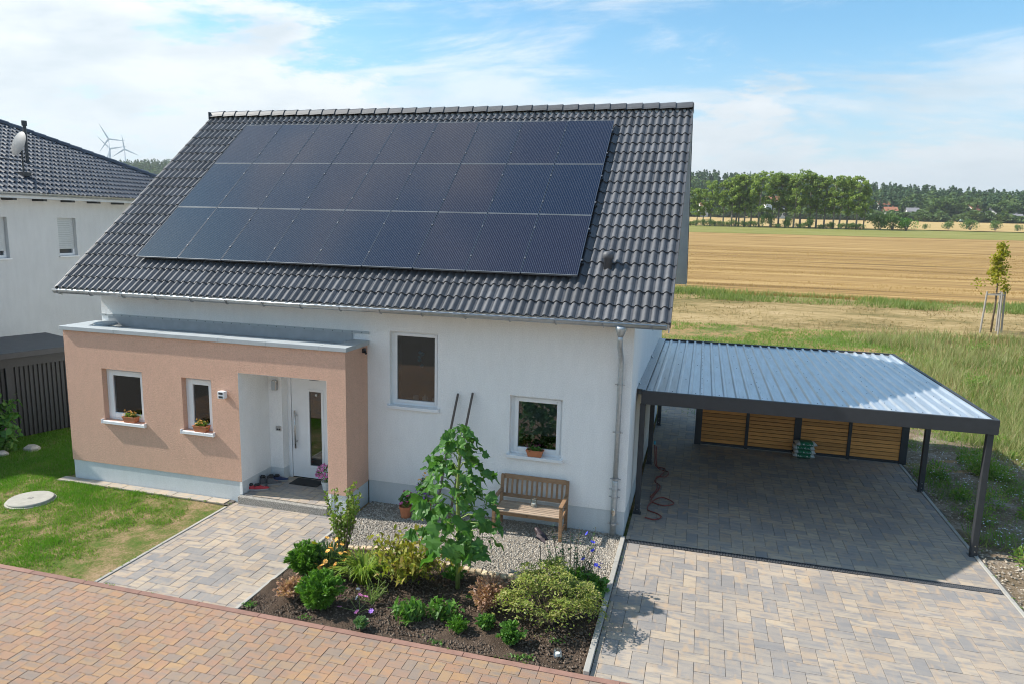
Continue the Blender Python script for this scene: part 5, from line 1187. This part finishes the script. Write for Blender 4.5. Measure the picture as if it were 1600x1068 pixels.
def pot(name, x, y, z, r, h, mat, label, fmat, fn, fr, fc, gmat='leaf_green', gn=260, gr=(.13, .13, .12), gz=.12, L=.06):
    e = empty(name, (x, y, z), label=label, cat='flower pot'); MB().lathe([(r*.72, 0), (r*.92, h*.8), (r*1.03, h*.8), (r*1.05, h), (r*.93, h), (r*.9, h*.88), (.001, h*.88)], 22).obj('pot', mat, e)
    p_, d_ = ball_pts(gn, (0, 0, h+gz), gr, .3); k_ = p_[:, 2] > h*.9; fol(e, 'foliage', p_[k_], d_[k_]+np.array([0, 0, .5]), L, L*.5, gmat)
    q, d_ = ball_pts(fn*2, (0, 0, h+gz), [g*fc for g in gr], .9); q = q[q[:, 2] > h+gz*.55][:fn]; flower_heads(e, q, fr, fmat); twigs(e, q[:8], 'stem_green', .006, .003, (0, 0, h*.8)); return e
pot('flower_pot', -4.00, -.50, -.01, .12, .22, 'terracotta', 'terracotta pot with magenta coneflowers on the gravel', 'petal_magenta', 16, .042, 1.15)
e = pot('flower_pot', -3.70, -.28, -.01, .13, .24, 'terracotta', 'terracotta pot with purple and orange flowers beside the coneflower pot', 'petal_purple', 22, .03, 1.15, 'leaf_green', 320, (.15, .15, .24), .24)
flower_heads(e, [(rng.uniform(-.12, .14), rng.uniform(-.1, .1), rng.uniform(.66, .80)) for _ in range(9)], .032, 'petal_orange')
pot('chrysanthemum_pot', -5.86, -.12, FZ+.003, .10, .17, 'white_pot', 'white pot of pink chrysanthemums beside the front door', 'petal_pink', 130, .030, 1.1, 'leaf_green', 240, (.19, .18, .16), .17, .05)
# bench
bn = empty('bench', (-1.64, -.12, 0), label='weathered wooden garden bench with slatted back on the gravel', cat='bench'); B = 'bench_wood'
bw = .605
for s in (-1, 1):
    MB().box(s*bw-.028, s*bw+.028, -.545, -.49, 0, .62).obj('leg', B, bn, bev=.004)
    MB().add([(s*bw-.028, -.05, 0), (s*bw+.028, -.05, 0), (s*bw+.028, .0, 0), (s*bw-.028, .0, 0), (s*bw-.028, -.06, .45), (s*bw+.028, -.06, .45), (s*bw+.028, -.005, .45), (s*bw-.028, -.005, .45), (s*bw-.028, .02, .90), (s*bw+.028, .02, .90), (s*bw+.028, .062, .90), (s*bw-.028, .062, .90)], [(3, 2, 1, 0), (0, 1, 5, 4), (1, 2, 6, 5), (2, 3, 7, 6), (3, 0, 4, 7), (4, 5, 9, 8), (5, 6, 10, 9), (6, 7, 11, 10), (7, 4, 8, 11), (8, 9, 10, 11)]).obj('leg', B, bn)
    MB().box(s*bw-.036, s*bw+.036, -.57, -.03, .62, .648).obj('armrest', B, bn, bev=.006)
    MB().box(s*bw-.016, s*bw+.016, -.49, -.055, .36, .42).obj('side_rail', B, bn); MB().box(s*bw-.014, s*bw+.014, -.49, -.05, .12, .16).obj('stretcher', B, bn)
MB().box(-bw+.028, bw-.028, -.535, -.505, .35, .415).obj('front_rail', B, bn, bev=.003)
for k in range(7): MB().box(-bw+.026, bw-.026, -.545+k*.073, -.545+k*.073+.058, .417, .437).obj('seat_slat', 'bench_seat', bn, bev=.003)
def tilt(z): return -.03+.085*(z-.45)/.45
for z0_, z1_ in ((.83, .905), (.50, .56)):
    MB().add([(-bw+.028, tilt(z0_)-.012, z0_), (bw-.028, tilt(z0_)-.012, z0_), (bw-.028, tilt(z0_)+.014, z0_), (-bw+.028, tilt(z0_)+.014, z0_), (-bw+.028, tilt(z1_)-.012, z1_), (bw-.028, tilt(z1_)-.012, z1_), (bw-.028, tilt(z1_)+.014, z1_), (-bw+.028, tilt(z1_)+.014, z1_)], [(0, 3, 2, 1), (4, 5, 6, 7), (0, 1, 5, 4), (1, 2, 6, 5), (2, 3, 7, 6), (3, 0, 4, 7)]).obj('back_rail', B, bn)
for k in range(12):
    x = -bw+.028+(k+.7)*(2*bw-.056)/12.4; MB().bar((x, tilt(.56), .561), (x, tilt(.83), .829), .036, .014, (0, 1, 0)).obj('back_slat', B, bn)
e = empty('glass_jar', (-1.60, -.30, .4375), label='clear glass jar with white candle on the bench seat', cat='jar')
MB().lathe([(.055, 0), (.06, .01), (.06, .12), (.05, .14), (.05, .15), (.046, .15), (.046, .135), (.055, .115), (.055, .012), (.001, .010)], 18).obj('glass', 'jar_glass', e, True); MB().lathe([(.045, .011), (.047, .055), (.001, .058)], 14).obj('candle', 'ceramic', e)
# door mat, shoes
MB().box(-6.72, -6.10, -.10, .24, FZ+.004, FZ+.018).obj('door_mat', 'rubber_mat', bev=.004, label='black rubber door mat in front of the white door', cat='door mat')
def shoe(x, y, rz, mat, label, grp, hi=.0, accent=None):
    e = empty('shoe', (x, y, FZ+.004), rz, label=label, cat='shoe', group=grp)
    sec = [(-.13, .030, .07+hi), (-.09, .036, .085+hi), (-.03, .036, .085+hi*.8), (.03, .042, .065), (.09, .045, .05), (.13, .035, .042), (.15, .012, .03)]
    s = MB(); u = MB(); n_ = 10; so_ = []; up_ = []
    for y_, w_, h_ in sec:
        so_ += [(-w_, y_, 0), (w_, y_, 0), (w_*1.04, y_, .024), (-w_*1.04, y_, .024)]
        up_ += [(w_*math.cos(a)*(1 if math.sin(a) < .7 else .8), y_, .022+(h_-.022)*math.sin(a)) for a in np.linspace(0, math.pi, n_)]
    k = len(sec)
    s.add(so_, [(i*4+j, i*4+(j+1) % 4, i*4+4+(j+1) % 4, i*4+4+j) for i in range(k-1) for j in range(4)]+[(3, 2, 1, 0), tuple(4*k-4+j for j in range(4))]).obj('sole', 'sole', e)
    u.add(up_, [(i*n_+j, i*n_+j+1, (i+1)*n_+j+1, (i+1)*n_+j) for i in range(k-1) for j in range(n_-1)]+[tuple(range(n_))[::-1]]).obj('upper', mat, e, True)
    MB().tube([(0, -.125, .07+hi), (0, -.10, .088+hi), (0, -.04, .087+hi*.8), (0, -.02, .083+hi*.7)], [.02, .026, .026, .012], 8).obj('opening', 'black', e)
    l_ = MB()
    for q in range(4): y_ = .0+q*.022; l_.bar((-.022, y_, .078-q*.008), (.022, y_, .079-q*.008), .006, .006)
    l_.obj('laces', accent or 'sole', e); e.scale = (1.15, 1.0, 1.25)
shoe(-7.17, -.60, -1.2, 'shoe_red', 'red slip-on shoe at the niche wall, left of its pair', 'red shoes in the entrance'); shoe(-7.05, -.55, -1.0, 'shoe_red', 'red slip-on shoe in the entrance, right of its pair', 'red shoes in the entrance')
shoe(-7.14, -.25, -.4, 'shoe_grey', 'grey hiking boot nearest the niche wall', 'grey boots in the entrance', .06, 'shoe_pink'); shoe(-6.98, -.22, -.9, 'shoe_grey', 'grey hiking boot lying away from the niche wall', 'grey boots in the entrance', .05, 'shoe_pink')
shoe(-7.10, -.02, -.8, 'shoe_navy', 'dark blue shoe in the back corner of the entrance niche', 'blue shoes in the entrance'); shoe(-6.97, .0, -1.2, 'shoe_navy', 'dark blue shoe in the back of the niche, right of its pair', 'blue shoes in the entrance')
# bags of soil
def bag(x, y, z, rz, label, gm):
    e = empty('soil_bag', (x, y, z), rz, label=label, cat='bag', group='stacked bags in the carport')
    def pil(x0, x1, sc_): 
        mb = MB(); nx, ny = 10, 10; v = []
        for sgn in (1, -1):
            for i in range(nx+1):
                for j in range(ny+1):
                    u = -1+2*(x0+(x1-x0)*i/nx); w__ = -1+2*j/ny
                    h_ = .058*max(0, (1-abs(u)**3.2))**.6*max(0, (1-abs(w__)**3.2))**.6*sc_+.002; v.append((u*.25, w__*.17, .06+sgn*h_+.004*math.sin(9*u+5*w__+z*40)))
        k = (nx+1)*(ny+1); f = []
        for i in range(nx):
            for j in range(ny): a = i*(ny+1)+j; f += [(a, a+ny+1, a+ny+2, a+1), (k+a+1, k+a+ny+2, k+a+ny+1, k+a)]
        return mb.add(v, f)
    pil(0, 1, 1).obj('bag_body', 'bag_white', e, True); pil(.2, .8, 1.05).obj('printed_band', gm, e, True)
for k, (dx, dy_, rz) in enumerate(((0, 0, 0), (.01, -.01, .03), (-.01, .01, -.04), (.03, .0, .1))):
    bag(3.70+dx, 5.80+dy_, .008+k*.098, rz, ['bottom white and green soil bag of the carport stack', 'second soil bag from the bottom of the carport stack', 'third soil bag from the bottom of the carport stack', 'topmost soil bag of the carport stack'][k], 'bag_green')
# hose
hp = [(.24, 4.0, .5), (.26, 4.05, .2), (.30, 3.9, .02), (.52, 3.75, .02), (.45, 3.3, .02), (.34, 2.9, .02), (.48, 2.6, .02), (.40, 2.1, .02), (.36, 1.7, .02), (.62, 1.55, .02), (.80, 1.75, .02), (.55, 1.95, .03), (.36, 1.6, .03), (.32, 1.25, .02), (.52, 1.1, .02), (.60, .95, .02), (.48, .80, .02), (.30, .85, .02)]
def smooth_path(pts, k=8):
    pts = [Vector(p) for p in pts]; out = []
    for i in range(len(pts)-1):
        p0, p1, p2, p3 = pts[max(i-1, 0)], pts[i], pts[i+1], pts[min(i+2, len(pts)-1)]
        for j in range(k):
            t = j/k; out.append(.5*((2*p1)+(-p0+p2)*t+(2*p0-5*p1+4*p2-p3)*t*t+(-p0+3*p1-3*p2+p3)*t**3))
    return out+[pts[-1]]
hs = empty('garden_hose', (0, 0, 0), label='red garden hose looped on the paving along the carport wall', cat='hose')
MB().tube(smooth_path(hp), .012, 7).obj('tube', 'hose_red', hs, True); MB().tube(smooth_path([(.28, 4.02, .45), (.34, 3.8, .03), (.60, 3.55, .03), (.55, 3.2, .03), (.36, 3.1, .03), (.42, 2.4, .035), (.33, 1.9, .03)]), .012, 7).obj('return_loop', 'hose_red', hs, True)
MB().tube([(.24, 4.0, .5), (.24, 4.0, .58)], .022, 10).obj('connector', 'glow_blue', hs)
# young staked tree
ytz = float(zt(15.2, 28)); yt = empty('young_tree', (15.15, 28, ytz), label='slim young tree with yellow-green leaves between stakes', cat='tree')
MB().tube([(0, 0, 0), (.03, 0, 1.5), (0, 0, 2.6), (.02, 0, 4.3)], [.05, .045, .035, .01], 8).obj('trunk', 'bark', yt, True); C = []
for k in range(46):
    t = rng.random(); z = 2.05+t*2.35; a = rng.random()*6.28; r = (.42*(1-t)**.8+.10)*rng.random()**.5; C.append(np.array([math.cos(a)*r, math.sin(a)*r, z])+rng.normal(size=(22, 3))*(.09, .09, .12))
C.append(np.array([-.75, 0, 2.45])+rng.normal(size=(30, 3))*(.22, .1, .14)); C = np.concatenate(C); fol(yt, 'crown', C, rng.normal(size=C.shape), .15, .10, 'leaf_young')
sk = empty('tree_stakes', (15.15, 28, ytz), label='four weathered wooden stakes with crossbars around the young tree', cat='stakes')
for x, y in ((-.5, -.25), (.12, -.45), (.42, .05), (.32, .35)): MB().tube([(x*1.15, y*1.15, -.1), (x*.95, y*.95, 2.05)], .045, 8).obj('stake', 'stake_wood', sk)
for a, b in (((-.5, -.25), (.12, -.45)), ((.12, -.45), (.42, .05)), ((-.5, -.25), (.32, .35))): MB().bar((a[0], a[1], 1.9), (b[0], b[1], 1.92), .035, .07).obj('crossbar', 'stake_wood', sk)

# ================================================================== meadow, weeds, stubble
def scatter(n, x0, x1, y0, y1, dens, pw=1.):
    x = rng.uniform(x0, x1, n); y = y0+(y1-y0)*rng.random(n)**pw; k = rng.random(n) < dens(x, y); return x[k], y[k]
def gr(name, x, y, h, wd, mat, label, rn=None, lean=.4):
    P3 = np.stack([x, y, zt(x, y)-.05], 1); link(name, npmesh(name, blades(P3, h, wd, lean), 3, rng.random(len(x)) if rn is None else rn), mat, kind='stuff', label=label)
def dtall(x, y): return np.clip(sst(8.3, 11, x+(vnoise(x, y, 3, 4)-.5)*3)*(.30+.9*vnoise(x, y, 2.2, 7)), 0, 1)*np.where((y > 26.5), .1, 1)
x, y = scatter(330000, 7, 36, 2, 27, dtall, 1.0); h = (.13+.38*rng.random(len(x)))*np.clip(vnoise(x, y, 1.4, 2)*1.2+vnoise(x, y, .5, 3)*.7, .35, 1.5)
gr('tall_meadow_grass', x, y, h, .011+.0006*y, 'leaf_meadow', 'tall pale green meadow grass behind the carport', np.clip(vnoise(x, y, 2.5, 8)*.55+vnoise(x, y, .6, 9)*.35+rng.normal(size=len(x))*.18, 0, .99), .55)
xs2, ys2 = scatter(26000, 8, 34, 3, 27, dtall); gr('meadow_seed_stems', xs2, ys2, .28+.5*rng.random(len(xs2))*vnoise(xs2, ys2, 1.8, 41), .018+.0006*ys2, 'leaf_dry', 'pale dry seed stems standing in the meadow grass', None, .3)
def dlow(x, y): return np.clip((vnoise(x, y, 1.9, 11)*.55+vnoise(x, y, .6, 12)*.45-.31)*3.6, 0, .95)
x, y = scatter(190000, -6, 30, 9, 26, dlow); gr('low_weeds', x, y, .05+.12*rng.random(len(x)), .026, 'leaf_weed', 'low patchy weeds on the bare ground behind the carport', np.clip(.3+rng.normal(size=len(x))*.2, 0, .99), .8)
def drub(x, y): return np.clip((vnoise(x, y, .9, 21)*.7+vnoise(x, y, .35, 22)*.3-.42+.14*sst(6.4, 9.5, x))*3., 0, .9)
x, y = scatter(75000, 6.05, 10.8, -4, 9.5, drub); gr('rubble_weeds', x, y, .06+.26*rng.random(len(x))*vnoise(x, y, 1.2, 5)*1.6, .018, 'leaf_weed', 'green weeds growing on the rubble beside the carport', None, .7)
C = []; D = []
for _ in range(95):
    cx_, cy_ = (rng.uniform(6.3, 10.5), rng.uniform(-2.5, 9)) if rng.random() < .55 else (rng.uniform(8.5, 22), rng.uniform(4, 24))
    r_ = rng.uniform(.12, .36); m_ = int(260*r_/.25); p_, d_ = ball_pts(m_, (cx_, cy_, float(zt(cx_, cy_))+r_*.45), (r_, r_, r_*rng.uniform(.6, 1.1)), .25); C.append(p_); D.append(d_+rng.normal(size=d_.shape)*.6+np.array([0, 0, .5]))
C = np.concatenate(C); D = np.concatenate(D); link('scrub_weeds', npmesh('scrub_weeds', leaf_quads(C, D, .075*rng.uniform(.6, 1.4, len(C)), .028, 0, .3), 4, rng.random(len(C))), 'leaf_weed', kind='stuff', label='scrubby green weed clumps beside and behind the carport')
xs_, ys_ = scatter(2600, 6.2, 9.5, -3, 7, lambda x, y: np.clip((vnoise(x, y, .8, 31)-.45)*3, 0, 1)); c = np.stack([xs_, ys_, .08+.18*rng.random(len(xs_))], 1)
link('white_wildflowers', npmesh('white_wildflowers', leaf_quads(c, rng.normal(size=c.shape)*np.array([1, 1, .2]), .03*np.ones(len(c)), .03, 0, .9), 4, rng.random(len(c))), 'petal_white', kind='stuff', label='tiny white wildflowers among the weeds beside the carport')
x, y = scatter(70000, -12, 50, 33.0, 36.2, lambda x, y: np.clip((vnoise(x*.5, y, 1.6, 14)-.08)*1.3, 0, 1)); gr('field_edge_grass', x, y, (.12+.34*rng.random(len(x)))*(.5+vnoise(x, y, 2.2, 16)), .045, 'leaf_meadow', 'green grass strip along the near edge of the wheat field', np.clip(.22+rng.normal(size=len(x))*.15, 0, .99))
x, y = scatter(60000, -12, 50, 26, 34, lambda x, y: np.clip(vnoise(x, y, 2, 15), 0, 1)); gr('mown_straw', x, y, .05+.12*rng.random(len(x)), .06, 'leaf_dry', 'dry mown straw strip before the wheat field', None, 1.2)
def dst(x, y): return np.clip(-.25+vnoise(x*.06, y, 1.5, 17)*1.5, 0.05, 1)
x, y = scatter(420000, -14, 60, 35.5, 100, dst, 1.6); gr('wheat_stubble', x, y, .07+.10*rng.random(len(x))+.10*vnoise(x*.07, y, 1.5, 18), .022+.0008*y, 'leaf_straw', 'golden wheat stubble across the field', np.clip(vnoise(x*.06, y, 1.5, 17)*.8+rng.normal(size=len(x))*.16, 0, .99), .6)

# ================================================================== air
m, n, p = newmat('haze_air'); n.nodes.remove(p)
vol = nd(n, 'ShaderNodeVolumePrincipled', {'Color': (.93, .965, 1, 1), 'Density': .00019, 'Anisotropy': .2})
n.links.new(vol.outputs[0], n.nodes['Material Output'].inputs['Volume'])
MB().box(-4300, 4300, -3300, 4300, -2.5, 255).obj('haze', 'haze_air', kind='stuff', label='thin bluish summer haze over the fields')
